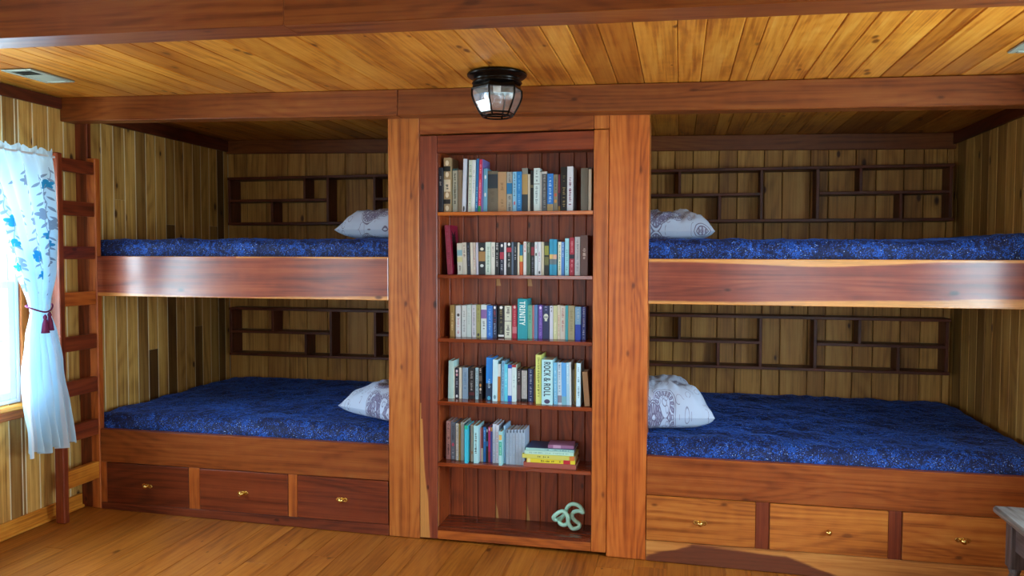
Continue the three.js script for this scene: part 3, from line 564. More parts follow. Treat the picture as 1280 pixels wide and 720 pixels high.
// ------------------------------------------------------------------ bookcase
seed = 505;
const caseBack = [-1.262, -1.252, -1.175, -1.094, -0.991, -0.912, -0.814, -0.736, -0.640, -0.560, -0.492, -0.432];
const BC = { y0: -0.006, y1: 2.155, zb: -0.21, x0: -1.262, x1: -0.432 };
{
  const o = thing('bookcase', 'tall built-in reddish bookcase between the bunk bays', 'bookcase', [-0.85, BC.y0, -0.1]);
  const redA = wood('red', [1.05, 0.95, 0.9], 0.3), stileL = fitMat(woodTexture({ W: 128, H: 2048, wide: 0.1, long: 2.16, base: [132, 62, 40], dark: [88, 36, 26], light: [160, 86, 54], rings: 2, knots: 3, knotSize: 0.008, sapColor: [202, 140, 74], sap: (u, v, bl, fb) => { const w = v < 0.3 ? 0.62 - 1.7 * v : 0; return Math.max(0, Math.min(1, (w + 0.1 * bl - u) * 14 + 0.4)) * (v < 0.34 ? 1 : 0); } }), 0.34);
  part('stile', plank(-1.359, BC.x0, BC.y0, BC.y1, -0.03, 0.0, 1, 0.003, true), stileL, o);
  part('stile', plank(BC.x1, -0.357, BC.y0, BC.y1 + 0.004, -0.03, 0.002, 1, 0.003), wood('cherry', [0.98, 0.9, 0.82], 0.36), o);
  part('rail', plank(BC.x0 + 0.001, BC.x1 - 0.001, 2.062, BC.y1, -0.03, 0.001, 0, 0.003), wood('red', [0.95, 0.8, 0.76], 0.34), o);
  part('base_rail', plank(BC.x0 + 0.001, BC.x1 - 0.001, BC.y0, 0.058, -0.03, 0.0, 0, 0.003), wood('cherry', [0.92, 0.82, 0.72], 0.36), o);
  part('side_panel', plank(BC.x0 - 0.02, BC.x0 + 0.002, BC.y0, BC.y1, -0.23, -0.031, 1, 0.001), wood('red', [1.4, 1.35, 1.05], 0.36), o);
  part('side_panel', plank(BC.x1 - 0.002, BC.x1 + 0.02, BC.y0, BC.y1, -0.23, -0.031, 1, 0.001), wood('red', [1.05, 0.98, 0.9], 0.36), o);
  part('top_panel', plank(BC.x0 + 0.003, BC.x1 - 0.003, 2.075, 2.095, -0.205, -0.031, 0, 0.001), redA, o);
  const tints = [[1.6, 1.6, 1.3], [1.6, 1.6, 1.3], [1.2, 1.15, 0.95], [1.1, 1.0, 0.86], [1.35, 1.3, 1.05], [1.2, 1.1, 0.95], [1.3, 1.25, 1.0], [1.1, 1.0, 0.9], [1.2, 1.15, 0.95], [1.0, 0.92, 0.85], [1.3, 1.2, 1.0]];
  const sapTex = fitMat(woodTexture({ W: 128, H: 2048, wide: 0.1, long: 2.1, base: [140, 68, 36], dark: [92, 40, 20], light: [168, 94, 52], rings: 2, knots: 2, knotSize: 0.007, sapColor: [190, 138, 80], sap: (u, v, bl, fb) => { const k = (v * 1.55) % 1, w = 0.4 - 3.2 * k; return Math.max(0, Math.min(1, (w + 0.06 * bl - u) * 20 + 0.3)); } }), 0.4);
  for (let i = 0; i + 1 < caseBack.length; i++) { const s = i === 4 || i === 6; part('back_board', plank(caseBack[i] + 0.0012, caseBack[i + 1] - 0.0012, 0.0, 2.1, -0.228, BC.zb, 1, 0.003, s), s ? sapTex : wood('red', tints[i], 0.42), o); }
  part('back_panel', plank(BC.x0 - 0.02, BC.x1 + 0.02, 0.0, 2.1, -0.24, -0.23, 1, 0.001), wood('red', [0.3, 0.3, 0.3], 0.8), o);
  [1.752, 1.42, 1.08, 0.742, 0.41].forEach((y, i) => part('shelf', plank(BC.x0 + 0.002, BC.x1 - 0.002, y - 0.019, y, BC.zb, -0.001, 0, 0.0015), i ? wood('red', [1.1, 1.0, 0.92], 0.16) : wood('cherry', [1, 0.9, 0.8], 0.2), o));
  part('shelf', plank(BC.x0 + 0.002, BC.x1 - 0.002, 0.040, 0.060, BC.zb, 0.0, 0, 0.0015), wood('red', [0.72, 0.66, 0.68], 0.22), o);
}

// ------------------------------------------------------------------ books
const BOOK_ROWS = [
  [1.752, [
    [-1252.5,23.9,238,-30,'#1c2233','navy black hardback',[['t',0.2,0.4,'#d8d8d0']],0],
    [-1221.5,37.0,292,-50,'#b49a72','tall tan hardback with black title panels',[['b',0.16,0.25,'#1a1a1a'],['b',0.4,0.62,'#e8dcc0'],['t',0.43,0.58,'#222'],['b',0.76,0.84,'#1a1a1a'],['d',0.1,'#f3e6c8'],['d',0.31,'#f3e6c8'],['d',0.68,'#f3e6c8'],['d',0.92,'#f3e6c8']],0],
    [-1186.8,26.4,237,-80,'#cfdad0','pale mint spined hardback',[['b',0,0.05,'#2a5a60'],['t',0.12,0.8,'#4a5a50']],0],
    [-1161.2,23.4,229,-90,'#b3a48c','plain beige cloth book',[],0],
    [-1129.5,18.9,283,-50,'#d5def0','tall thin lavender white book',[['d',0.93,'#333']],8],
    [-1116.5,6.0,251,-80,'#7b4a66','very thin plum booklet',[],4],
    [-1097.0,17.9,276,-50,'#cfd8c8','tall cream and sage book',[['b',0.3,0.32,'#8aa890'],['t',0.1,0.9,'#7fa08c']],6],
    [-1078.0,18.9,276,-50,'#dfe8ea','tall white slim book',[['t',0.2,0.7,'#a0b0b8']],6],
    [-1060,14,282,-50,'#1f6fae','tall blue slim book',[['t',0.5,0.9,'#a8d8f0']],8],
    [-1043.4,15.2,278,-50,'#d2345c','tall crimson pink slim book',[['t',0.1,0.9,'#f5c8d4'],['b',0.88,1,'#2e9a58']],8],
    [-1030.0,10.4,280,-55,'#7a78c0','tall thin purple picture book',[],0],
    [-1014.6,19.1,231,-60,'#6fb6d6','sky blue booklet',[['d',0.2,'#e8f6ff'],['d',0.6,'#e8f6ff']],2],
    [-976.0,57.0,218,-70,'#6f6654','thick olive grey hardback with dark label',[['b',0.08,0.42,'#2a3540'],['t',0.5,0.75,'#5a5242']],0],
    [-924,45,213,-70,'#b8946a','tan cloth hardback',[['t',0.28,0.45,'#6a4a2c'],['t',0.68,0.85,'#8a6a44']],0],
    [-884,30,212,-70,'#a9a9a0','grey hardback with blue centre band',[['b',0.28,0.55,'#1f7ab0'],['t',0.05,0.25,'#444'],['t',0.6,0.95,'#444']],0],
    [-856,21,211,-65,'#8cc6e6','light blue and white paperback',[['t',0.05,0.6,'#24466a'],['d',0.78,'#c07080']],0],
    [-831.3,26.4,212,-65,'#1c84cc','bright blue paperback',[['t',0.1,0.9,'#8ccaf0']],0],
    [-801.7,31.4,230,-70,'#2e3a40','dark slate hardback with tan label',[['b',0,0.14,'#8a8a80'],['b',0.14,0.6,'#b89a60']],0],
    [-779,12,198,-70,'#d8d0bc','thin cream pamphlet',[],0],
    [-764,16,217,-70,'#15171a','thin black book',[['b',0.35,0.42,'#7a7458']],0],
    [-736.1,30.7,227,-55,'#d3e6e6','pale mint white hardback with hairline titles',[['t',0.05,0.3,'#6a8088'],['b',0.36,0.37,'#444'],['t',0.42,0.8,'#7a9098']],0],
    [-715.9,8.6,207,-65,'#c8c4be','thin off-white booklet',[],0],
    [-697.0,27.9,210,-70,'#5d6266','charcoal grey paperback',[['b',0,0.06,'#d0d4d4'],['t',0.1,0.9,'#a8aaa8']],0],
    [-666,31,198,-65,'#2a7cd0','blue paperback with sandy foot',[['b',0.8,1,'#b09a6a'],['t',0.1,0.75,'#bfe0fa']],0],
    [-638,23,194,-70,'#8f8a74','drab paperback with orange picture spot',[['d',0.55,'#d0604a'],['d',0.72,'#e09a4a'],['t',0.1,0.4,'#4a463a']],0],
    [-619,12,193,-70,'#3c2a4a','slim maroon and navy paperback',[['b',0,0.5,'#8a3044'],['b',0.85,1,'#a8843c']],0],
    [-593,33,230,-60,'#14120f','black hardback with gold lettering',[['t',0.1,0.35,'#8a7a4a'],['t',0.42,0.9,'#c0aa68']],0],
    [-558,30,230,-40,'#d8dce4','white hardback with dark red title',[['t',0.25,0.85,'#6a2a4a']],0],
    [-482,37,219,-30,'#55534c','dark grey wide book beside the right stile',[['b',0,1,'#6a675c']],0],
    [-454,15,221,-30,'#cfc9b8','pale thin book touching the right stile',[['b',0,0.04,'#222']],0],
  ]],
  [1.42, [
    [-1206,27,264,-50,'#8e1238','tall wine red slipcase with lattice side',[['t',0.05,0.8,'#a83058']],-17],
    [-1155,28,168,-70,'#d8dcd0','white paperback with pale blue and yellow bands',[['b',0.22,0.4,'#8cc0d0'],['b',0.45,0.6,'#d8d8a0'],['t',0.72,0.88,'#333']],-4],
    [-1128,22,172,-70,'#dadacd','cream paperback with small black title',[['t',0.1,0.5,'#6a6a60']],-5],
    [-1106,17,172,-70,'#1c2432','navy paperback',[['t',0.1,0.7,'#7080a0']],-5],
    [-1088.0,13.9,172,-70,'#dcd8c8','slim cream paperback',[],-5],
    [-1074.0,12.9,172,-70,'#cfc6ba','slim cream paperback with rosy title',[['t',0.1,0.9,'#b06a70']],-3],
    [-1059.0,11.9,172,-70,'#c9c9da','slim lavender white paperback',[],-3],
    [-1034.0,37.0,171,-70,'#1d2126','black paperback with gold mask picture',[['d',0.2,'#e8e4d0'],['b',0.28,0.58,'#a8804a'],['d',0.72,'#d0d8d8']],0],
    [-1000,29,174,-70,'#cfe0d4','mint cream paperback with sage title',[['t',0.15,0.9,'#7aa090']],0],
    [-973,20,173,-70,'#e0e0d6','ivory paperback',[['t',0.1,0.45,'#5a5a5a']],0],
    [-951,22,172,-70,'#15171c','black paperback with white scrawl',[['t',0.02,0.75,'#f0f0f0']],0],
    [-925,22,172,-70,'#1d2238','navy paperback with red and white title',[['d',0.1,'#f0f0f0'],['b',0.3,0.52,'#b03048'],['t',0.55,0.85,'#d8e0f0']],0],
    [-907,11,172,-70,'#e2e4ea','thin white paperback',[],0],
    [-886,26,172,-70,'#17171b','black paperback with red block and white title',[['d',0.06,'#fff'],['b',0.16,0.3,'#b02840'],['t',0.32,0.75,'#e8e8e8']],0],
    [-867,10,174,-70,'#5d7088','thin steel blue paperback',[],0],
    [-852,18,174,-70,'#141c2a','dark navy paperback with white title',[['t',0.15,0.55,'#e8eef4']],0],
    [-835,10,171,-70,'#e0d6c0','thin ivory paperback',[],0],
    [-820,17,160,-70,'#cf5a2a','orange paperback with teal and yellow bands',[['b',0,0.36,'#1f7a9c'],['b',0.36,0.56,'#d8cc70']],0],
    [-800,16,176,-70,'#e6e4e2','white paperback with red title',[['t',0.05,0.3,'#c03040']],0],
    [-781,20,172,-70,'#54624e','olive green paperback',[['t',0.03,0.3,'#dfe8dc']],0],
    [-758,18,172,-70,'#1b1d24','black paperback with crimson titles',[['b',0.14,0.4,'#8a2a3c'],['t',0.45,0.9,'#8a93a8']],0],
    [-740,15,175,-70,'#d6e2ea','bluish white paperback with pink lettering',[['t',0.05,0.25,'#c06a80'],['d',0.38,'#444']],0],
    [-722,17,175,-70,'#dfe3ea','white paperback with violet lettering',[['t',0.3,0.6,'#a06aa0'],['d',0.92,'#444']],0],
    [-705,14,174,-70,'#cfc8b0','thin parchment paperback',[],0],
    [-684,23,175,-70,'#1a1d1c','black paperback with olive label',[['b',0.12,0.4,'#8f9440'],['b',0.45,0.7,'#6a6a3c']],0],
    [-660,18,189,-70,'#2f9cc4','teal paperback with yellow sunset band',[['b',0.42,0.55,'#dcc078'],['b',0.55,0.7,'#6a7a80']],0],
    [-640,20,188,-70,'#2f9cc4','teal paperback with peach sunset band',[['b',0.42,0.55,'#e0b090'],['b',0.55,0.7,'#6a7a80']],0],
    [-615.0,16.9,175,-70,'#dfe4d0','cream paperback with green title',[['t',0.1,0.9,'#5c8a48']],0],
    [-598.0,15.9,175,-70,'#4f8cd8','cornflower blue paperback',[['t',0.05,0.45,'#dff0ff']],0],
    [-576,20,193,-65,'#9fe0ee','pale cyan taller paperback',[['t',0.3,0.85,'#5a9ab0']],0],
    [-550,25,197,-65,'#b02a44','red paperback with dark navy label',[['b',0.45,0.56,'#1c2438'],['t',0.06,0.4,'#e8b0b8'],['t',0.6,0.9,'#e8b0b8']],0],
    [-520,27,201,-60,'#ccd4dc','silvery white paperback',[['t',0.08,0.9,'#8a96a8']],0],
    [-485,38,209,-55,'#6f5552','mauve brown hardback with white vertical title',[['t',0.33,0.58,'#f0e8e0']],0],
  ]],
  [1.08, [
    [-1208,25,172,-100,'#a88a4a','gold tan paperback',[['t',0.2,0.8,'#f0e0b0']],0],
    [-1174,29,170,-100,'#dfe6e8','white paperback with rose title',[['d',0.3,'#444'],['t',0.38,0.9,'#c07080']],0],
    [-1141,26,172,-100,'#d9e6e8','white paperback with grey title',[['t',0.15,0.85,'#8a98a0']],0],
    [-1114,24,175,-100,'#cfe4e4','mint white paperback',[['t',0.1,0.6,'#a8c4c8']],0],
    [-1086.2,24.7,175,-100,'#d4dce6','pale lilac white paperback',[['t',0.1,0.9,'#7a88a0']],0],
    [-1061.8,22.7,176,-100,'#a8a868','olive yellow paperback',[['t',0.05,0.6,'#7a7a3c'],['d',0.92,'#333']],0],
    [-1031,31,177,-100,'#d8e8ea','white paperback with purple block',[['b',0.15,0.42,'#8a6ab0'],['t',0.5,0.75,'#4a5a60']],0],
    [-998,31,173,-100,'#2a78d8','bright blue paperback with pale lettering',[['t',0.08,0.95,'#a8d8fa']],0],
    [-970,22,173,-100,'#1f2848','navy paperback with crimson lettering',[['d',0.06,'#fff'],['t',0.15,0.5,'#d04858'],['t',0.55,0.9,'#c8d8f0']],0],
    [-935,32,174,-100,'#141418','black paperback with gold title and white patch',[['d',0.06,'#e8e8e8'],['t',0.12,0.55,'#a89858'],['t',0.65,0.85,'#8a8a70'],['b',0.9,0.96,'#f0f0f0']],0],
    [-897,38,173,-100,'#d8dcc8','cream paperback with black double title',[['t',0.05,0.4,'#3a3a3a'],['b',0.46,0.48,'#777'],['t',0.55,0.9,'#3a3a3a']],0],
    [-861,25,177,-100,'#c8304a','red and pink paperback',[['d',0.06,'#ffe0e0'],['t',0.15,0.6,'#f0a0a8'],['b',0.65,0.85,'#e88a98']],0],
    [-814.6,51.7,213,-80,'#1f9aa8','teal thick hardback titled TRINITY',[['T','TRINITY',0.06,0.66,'#e8f6f4']],0],
    [-777.4,21.7,179,-100,'#7ec0a4','pale green paperback',[['t',0.1,0.5,'#4a9078']],0],
    [-760,10,179,-100,'#c07a80','thin dusty pink paperback',[],0],
    [-745,18,180,-100,'#5a88c0','dusty blue paperback',[],0],
    [-721,22,180,-100,'#6a4aa8','purple paperback with lilac lettering',[['d',0.08,'#e8d8ff'],['t',0.15,0.9,'#b090e0']],0],
    [-691,34,178,-100,'#28305a','navy paperback with pale skull picture',[['t',0.02,0.12,'#a8b0d0'],['k',0.33,'#d8dcc8']],0],
    [-662,18,178,-100,'#d4d8ea','lilac white paperback',[['t',0.05,0.25,'#333']],0],
    [-641,21,179,-100,'#d0d4a4','pale yellow green paperback',[['t',0.5,0.9,'#f0f0d8']],0],
    [-622,14,182,-100,'#e0d8c0','thin cream paperback with red specks',[['t',0.3,0.9,'#c08070']],0],
    [-601,26,179,-100,'#d8d4c8','cream paperback with brown red title',[['t',0.05,0.75,'#a05050']],0],
    [-580,14,180,-100,'#4ab8c8','cyan slim paperback',[],0],
    [-555,34,180,-100,'#b8b890','khaki cream paperback',[['t',0.1,0.85,'#9a9a70']],0],
    [-520,31,175,-100,'#2a54d0','paperback sky blue above royal blue',[['b',0,0.54,'#8ac4f0'],['t',0.08,0.45,'#d8f0ff']],0],
    [-490,21,175,-100,'#2a3480','indigo paperback with white vertical stripe',[['t',0.02,0.95,'#e0e8f8']],0],
  ]],
  [0.742, [
    [-1216.3,26.4,207,-90,'#c2ece8','tall mint white hardback',[],4],
    [-1198.7,7.5,174,-100,'#e0e0d0','thin cream paperback',[],0],
    [-1182,22,167,-100,'#1d2238','navy paperback with two pale dots',[['d',0.1,'#e8d8dc'],['d',0.22,'#e0a8b0'],['t',0.35,0.65,'#c8d0e0'],['d',0.92,'#f0f0f0']],0],
    [-1162,15,170,-100,'#e0dccb','slim ivory paperback',[],0],
    [-1135,32,171,-100,'#8cacc8','steel blue paperback',[['t',0.15,0.7,'#4a78a8']],0],
    [-1099,32,170,-100,'#141518','black paperback with bold white title',[['t',0.1,0.72,'#dcdcdc'],['b',0.78,0.88,'#5a1820']],0],
    [-1069,18,172,-100,'#a8ccd8','pale blue patterned paperback',[['t',0.1,0.9,'#4a6a78']],0],
    [-1049,20,173,-100,'#2a2622','dark collage paperback with orange patch',[['t',0.02,0.15,'#fff'],['b',0.25,0.42,'#6a625a'],['d',0.55,'#e0a050'],['d',0.68,'#f0e8d8'],['t',0.75,0.85,'#fff']],0],
    [-997,35,232,-80,'#1a86e0','tall blue hardback with darker foot',[['b',0.6,1,'#1e3c5c'],['t',0.5,0.7,'#d0ecff'],['d',0.94,'#4ab0d0']],3],
    [-962.6,25.7,224,-70,'#c6ecf6','tall pale cyan hardback',[['d',0.9,'#78a8b8']],3],
    [-941.4,15.7,200,-80,'#dfe4e2','white paperback with orange lower half',[['b',0.34,1,'#c8721e']],0],
    [-922,18,217,-80,'#7ab4d8','pale blue marbled hardback',[['t',0.05,0.85,'#3a70a8']],3],
    [-903,18,201,-80,'#5ccfea','cyan slim paperback',[['t',0.2,0.6,'#b0f0ff']],0],
    [-882,21,198,-80,'#cfe0f4','white paperback with blue ends',[['b',0,0.1,'#1f50b0'],['b',0.84,1,'#2a62c8']],0],
    [-859.0,21.9,198,-80,'#d2e8ea','white paperback with red cap',[['b',0,0.07,'#a82a30'],['t',0.3,0.6,'#8ab0b8']],0],
    [-837.0,20.9,174,-100,'#3a2c34','dark mauve paperback with white title',[['t',0.05,0.4,'#f0f0f0'],['b',0.5,0.95,'#6a5058']],0],
    [-807,30,175,-100,'#1c1e24','black bordered paperback with white panel',[['b',0.05,0.92,'#ccd4dc'],['t',0.1,0.9,'#e8eef4']],0],
    [-772,28,177,-100,'#20306c','navy paperback with white title strip',[['t',0.04,0.95,'#c8d4f0']],0],
    [-750,9,177,-100,'#7a5a28','thin dark gold paperback',[],0],
    [-720,29,259,-50,'#dbe47e','tall yellow lime hardback',[['t',0.06,0.85,'#7a8a30']],-2],
    [-673,58,236,-40,'#b8eaf2','thick pale cyan hardback titled ROCK & ROLL',[['T','ROCK & ROLL',0.04,0.82,'#2a4a58'],['d',0.93,'#446']],0],
    [-629,20,222,-50,'#78c4ec','pale blue paperback',[['t',0.2,0.9,'#b8e4fa']],-4],
    [-607.0,20.9,222,-50,'#c0d8e8','silvery blue paperback with white lettering',[['t',0.05,0.7,'#6a8aa8'],['b',0.78,0.95,'#8a8898']],-4],
    [-584.0,23.9,222,-50,'#5ca8e8','mid blue paperback',[['b',0.8,1,'#7ab4c8']],-4],
    [-563.0,15.9,223,-50,'#a8d8f0','ice blue paperback',[['t',0.05,0.5,'#e8f8ff']],-4],
    [-550.5,7.9,225,-50,'#e6eef4','thin white paperback',[],-4],
    [-540.5,10.9,183,-80,'#7a7464','thin taupe paperback',[],0],
    [-527,8,218,-60,'#b09a50','thin gold booklet',[['d',0.95,'#222']],0],
    [-507,22,225,-30,'#c8ecfa','white cyan hardback nearest the leaning tan book',[['t',0.1,0.8,'#5a8aa8']],0],
    [-460,27,180,-30,'#a8835c','tan hardback leaning at the right end',[],-15],
  ]],
  [0.41, [
    [-1224,25,209,-80,'#b88a88','pinkish patterned tall book',[['t',0.03,0.97,'#3a2a34'],['t',0.1,0.6,'#e8c0b0']],0],
    [-1198,24,205,-80,'#6a7a90','grey blue collage tall book',[['t',0.05,0.5,'#2a3040'],['d',0.6,'#d05070'],['t',0.7,0.95,'#c8d4e0']],0],
    [-1172,15,201,-70,'#dfe6e2','white comb bound book',[['t',0.02,0.98,'#8a9aa0']],0],
    [-1158,10,199,-70,'#a8903c','thin mustard book',[],0],
    [-1142,19,209,-70,'#b4b8b4','light grey tall book',[],0],
    [-1107.4,17.2,204,-20,'#3cc4e0','cyan book with green cap',[['b',0,0.1,'#22b890']],0],
    [-1096.6,3.2,198,-70,'#d07a88','thin pink orange book',[['b',0.5,1,'#e08a50']],0],
    [-1085,14,198,-60,'#dcd2bc','cream book with orange blotch',[['d',0.75,'#d88a58']],0],
    [-1056.2,23.7,204,-30,'#aee2ea','pale cyan book with black script title',[['t',0.2,0.75,'#1c2c34']],0],
    [-1040.8,5.7,183,-70,'#dca8b0','thin rose book',[],0],
    [-1032,10,184,-70,'#8a3a34','thin brick red book',[['b',0.6,1,'#d0c8b8']],0],
    [-1018,15,189,-70,'#1f7acc','slim blue book',[['t',0.1,0.4,'#d0ecff']],0],
    [-1004,10,189,-70,'#20252c','slim black book with blue spots',[['d',0.1,'#d8e8f0'],['b',0.4,0.55,'#2a78c0']],0],
    [-992,11,190,-70,'#c43a8c','slim magenta book',[['d',0.06,'#f4e0ec'],['b',0.7,1,'#b03a5c']],0],
    [-980,11,190,-70,'#4c5cb8','slim periwinkle book',[['b',0,0.12,'#d09a58']],0],
    [-963,16,211,-60,'#c4d0e4','lavender white tall book',[['t',0.4,0.95,'#7a8aa8']],0],
    [-946,16,207,-60,'#cdd2e0','white tall book with pink lettering',[['t',0.2,0.9,'#c88a9a']],0],
    [-918.4,16.2,182,-15,'#a8e2e6','small pale cyan book with rainbow spine',[['b',0.1,0.25,'#e0c070'],['b',0.3,0.7,'#48b8a0'],['t',0.35,0.95,'#d8f0f0']],0],
    [-905.6,8.2,205,-60,'#9cc8ea','slim light blue tall book',[],0],
    [-888,16,186,-50,'#a9bfd6','matching powder blue paperback of the boxed set',[['d',0.05,'#4a5a70'],['t',0.2,0.8,'#8aa4c4']],0],
    [-870.0,16.9,187,-50,'#a9bfd6','matching powder blue paperback of the boxed set',[['d',0.05,'#4a5a70'],['t',0.2,0.8,'#8aa4c4']],0],
    [-853.0,15.9,188,-50,'#a9bfd6','matching powder blue paperback of the boxed set',[['d',0.05,'#4a5a70'],['t',0.2,0.8,'#8aa4c4']],0],
    [-835.0,16.9,189,-50,'#a9bfd6','matching powder blue paperback of the boxed set',[['d',0.05,'#4a5a70'],['t',0.2,0.8,'#8aa4c4']],0],
    [-818.0,15.9,190,-50,'#a9bfd6','matching powder blue paperback of the boxed set',[['d',0.05,'#4a5a70'],['t',0.2,0.8,'#8aa4c4']],0],
    [-801,16,191,-50,'#a9bfd6','matching powder blue paperback of the boxed set',[['d',0.05,'#4a5a70'],['t',0.2,0.8,'#8aa4c4']],0],
  ]],
];
// centre x, width, height, spine z (millimetres), colour, look, spine print, lean at the top (mm)
const atlasCanvas = document.createElement('canvas'); atlasCanvas.width = atlasCanvas.height = 2048; const ag = atlasCanvas.getContext('2d'); ag.fillStyle = '#888'; ag.fillRect(0, 0, 2048, 2048);
seed = 606;
const CW = 128, CH = 204, COLS = 16; let cell = 0;
// spine print: b band, t line of print too small to read, d emblem, k skull emblem, T lettering
function spineCell(color, deco, aspect) {
  const cx = (cell % COLS) * CW, cy = Math.floor(cell / COLS) * CH; cell++;
  ag.fillStyle = color; ag.fillRect(cx, cy, CW, CH); const sw = 104, mx = cx + sw / 2;
  ag.save(); ag.beginPath(); ag.rect(cx, cy, sw, CH); ag.clip();
  for (const o of deco) {
    if (o[0] === 'b') { ag.fillStyle = o[3]; ag.fillRect(cx, cy + o[1] * CH, sw, (o[2] - o[1]) * CH); }
    if (o[0] === 't') {
      ag.fillStyle = o[3]; ag.globalAlpha = 0.85;
      for (let y = cy + o[1] * CH; y < cy + o[2] * CH; y += rr(5, 9)) { if (rnd() < 0.16) continue; const w = rr(0.2, 0.44) * sw; ag.fillRect(mx - w / 2 + rr(-4, 4), y, w, rr(2.5, 5)); }
      ag.globalAlpha = 1;
    }
    if (o[0] === 'd') { ag.fillStyle = o[2]; ag.beginPath(); ag.ellipse(mx, cy + o[1] * CH, sw * 0.26, Math.min(10, sw * 0.26 / aspect * 0.9), 0, 0, 7); ag.fill(); }
    if (o[0] === 'k') { const y = cy + o[1] * CH; ag.fillStyle = o[2]; ag.beginPath(); ag.ellipse(mx, y, sw * 0.36, 18, 0, 0, 7); ag.fill(); ag.fillRect(mx - 20, y + 12, 40, 16); ag.fillStyle = color; ag.beginPath(); ag.ellipse(mx - 16, y + 3, 10, 6, 0, 0, 7); ag.ellipse(mx + 16, y + 3, 10, 6, 0, 0, 7); ag.fill(); }
    if (o[0] === 'T') {
      const len = (o[3] - o[2]) * CH; ag.save(); ag.translate(mx, cy + (o[2] + o[3]) / 2 * CH); ag.rotate(Math.PI / 2); ag.fillStyle = o[4]; ag.font = 'bold 40px sans-serif'; ag.textAlign = 'center'; ag.textBaseline = 'middle';
      const w = ag.measureText(o[1]).width; ag.scale(len / w, (sw * 0.62) / 30); ag.fillText(o[1], 0, 1); ag.restore();
    }
  }
  ag.restore();
  return { u0: cx / 2048, u1: (cx + sw) / 2048, v0: 1 - (cy + CH) / 2048, v1: 1 - cy / 2048, cu: (cx + 116) / 2048, cv: 1 - (cy + CH / 2) / 2048 };
}
const atlas = new THREE.CanvasTexture(atlasCanvas); atlas.colorSpace = THREE.SRGBColorSpace;
const coverMat = new THREE.MeshStandardMaterial({ map: atlas, roughness: 0.42 });
const pageMats = [plain(0xd9cba8, { roughness: 0.9 }), plain(0xe8e2cf, { roughness: 0.9 }), plain(0xb9a27a, { roughness: 0.9 })];
// an upright book: x is thickness (spine towards +z), base centre of the spine at the origin
function bookParts(w, h, d, c, pages) {
  const t = Math.min(0.0018, w * 0.16);
  const list = [plank(-w / 2, w / 2, 0, h, -t, 0, 1, Math.min(0.0012, w * 0.2)), plank(-w / 2, -w / 2 + t, 0, h, -d, -t, 1, 0.0003), plank(w / 2 - t, w / 2, 0, h, -d, -t, 1, 0.0003)];
  list.forEach((g, k) => { const p = g.attributes.position, n = g.attributes.normal, u = g.attributes.uv; for (let i = 0; i < p.count; i++) { if (k === 0 && n.getZ(i) > 0.5) u.setXY(i, c.u0 + (c.u1 - c.u0) * (p.getX(i) / w + 0.5), c.v0 + (c.v1 - c.v0) * Math.min(0.995, Math.max(0.005, p.getY(i) / h))); else u.setXY(i, c.cu, c.cv); } });
  return [merged(list), plank(-w / 2 + t, w / 2 - t, 0.003, h - 0.003, -d + 0.003, -t, 1, 0.0005), pages];
}
const ORD = ['first', 'second', 'third', 'fourth', 'fifth', 'sixth', 'seventh', 'eighth', 'ninth', 'tenth', 'eleventh', 'twelfth', 'thirteenth', 'fourteenth', 'fifteenth', 'sixteenth', 'seventeenth', 'eighteenth', 'nineteenth'];
const ordinal = (n) => n < 19 ? ORD[n] : n === 19 ? 'twentieth' : n < 29 ? 'twenty-' + ORD[n - 20] : n === 29 ? 'thirtieth' : 'thirty-' + ORD[n - 30];
const SHELF = ['top', 'second', 'third', 'fourth', 'fifth'];
BOOK_ROWS.forEach(([Y, list], r) => list.forEach(([cx, w, h, z, color, look, deco, lean], i) => {
  const W = w / 1000, H = h / 1000, d = Math.min(H * 0.66, 0.205 + z / 1000), c = spineCell(color, deco, w / h);
  const lab = i === 0 ? 'leftmost' : i === list.length - 1 && r < 4 ? 'rightmost' : ordinal(i) + ' from left';
  const o = thing('book', `${look}, ${lab} on ${SHELF[r]} bookcase shelf`, 'book', [cx / 1000, Y, z / 1000], `books on the ${SHELF[r]} shelf`);
  const [cg, pg, pm] = bookParts(W, H, d, c, pageMats[(i * 5 + r) % 3]);
  const cv = mesh('cover', cg, coverMat, o); mesh('page_block', pg, pm, o);
  if (lean) { const a = Math.atan2(lean / 1000, H); o.rotation.z = -a; o.position.y += Math.abs(Math.sin(a)) * W / 2; }
  if (r === 1 && i === 0) { // lattice of dark strips on the side of the red slipcase
    const s = []; for (let k = -4; k < 12; k++) for (const q of [-1, 1]) { const b = plank(W / 2, W / 2 + 0.0008, -0.06, 0.06, -0.003, 0.003, 1, 0.0003); b.rotateX(q * 0.6); b.translate(0, 0.055 + k * 0.016, -0.07); s.push(b); }
    const p = merged(s).attributes.position; mesh('lattice', deform(merged(s), (v) => { v.y = Math.max(0.05, Math.min(H - 0.03, v.y)); v.z = Math.max(-0.12, Math.min(-0.02, v.z)); }), plain(0x1c0710), o);
  }
}));
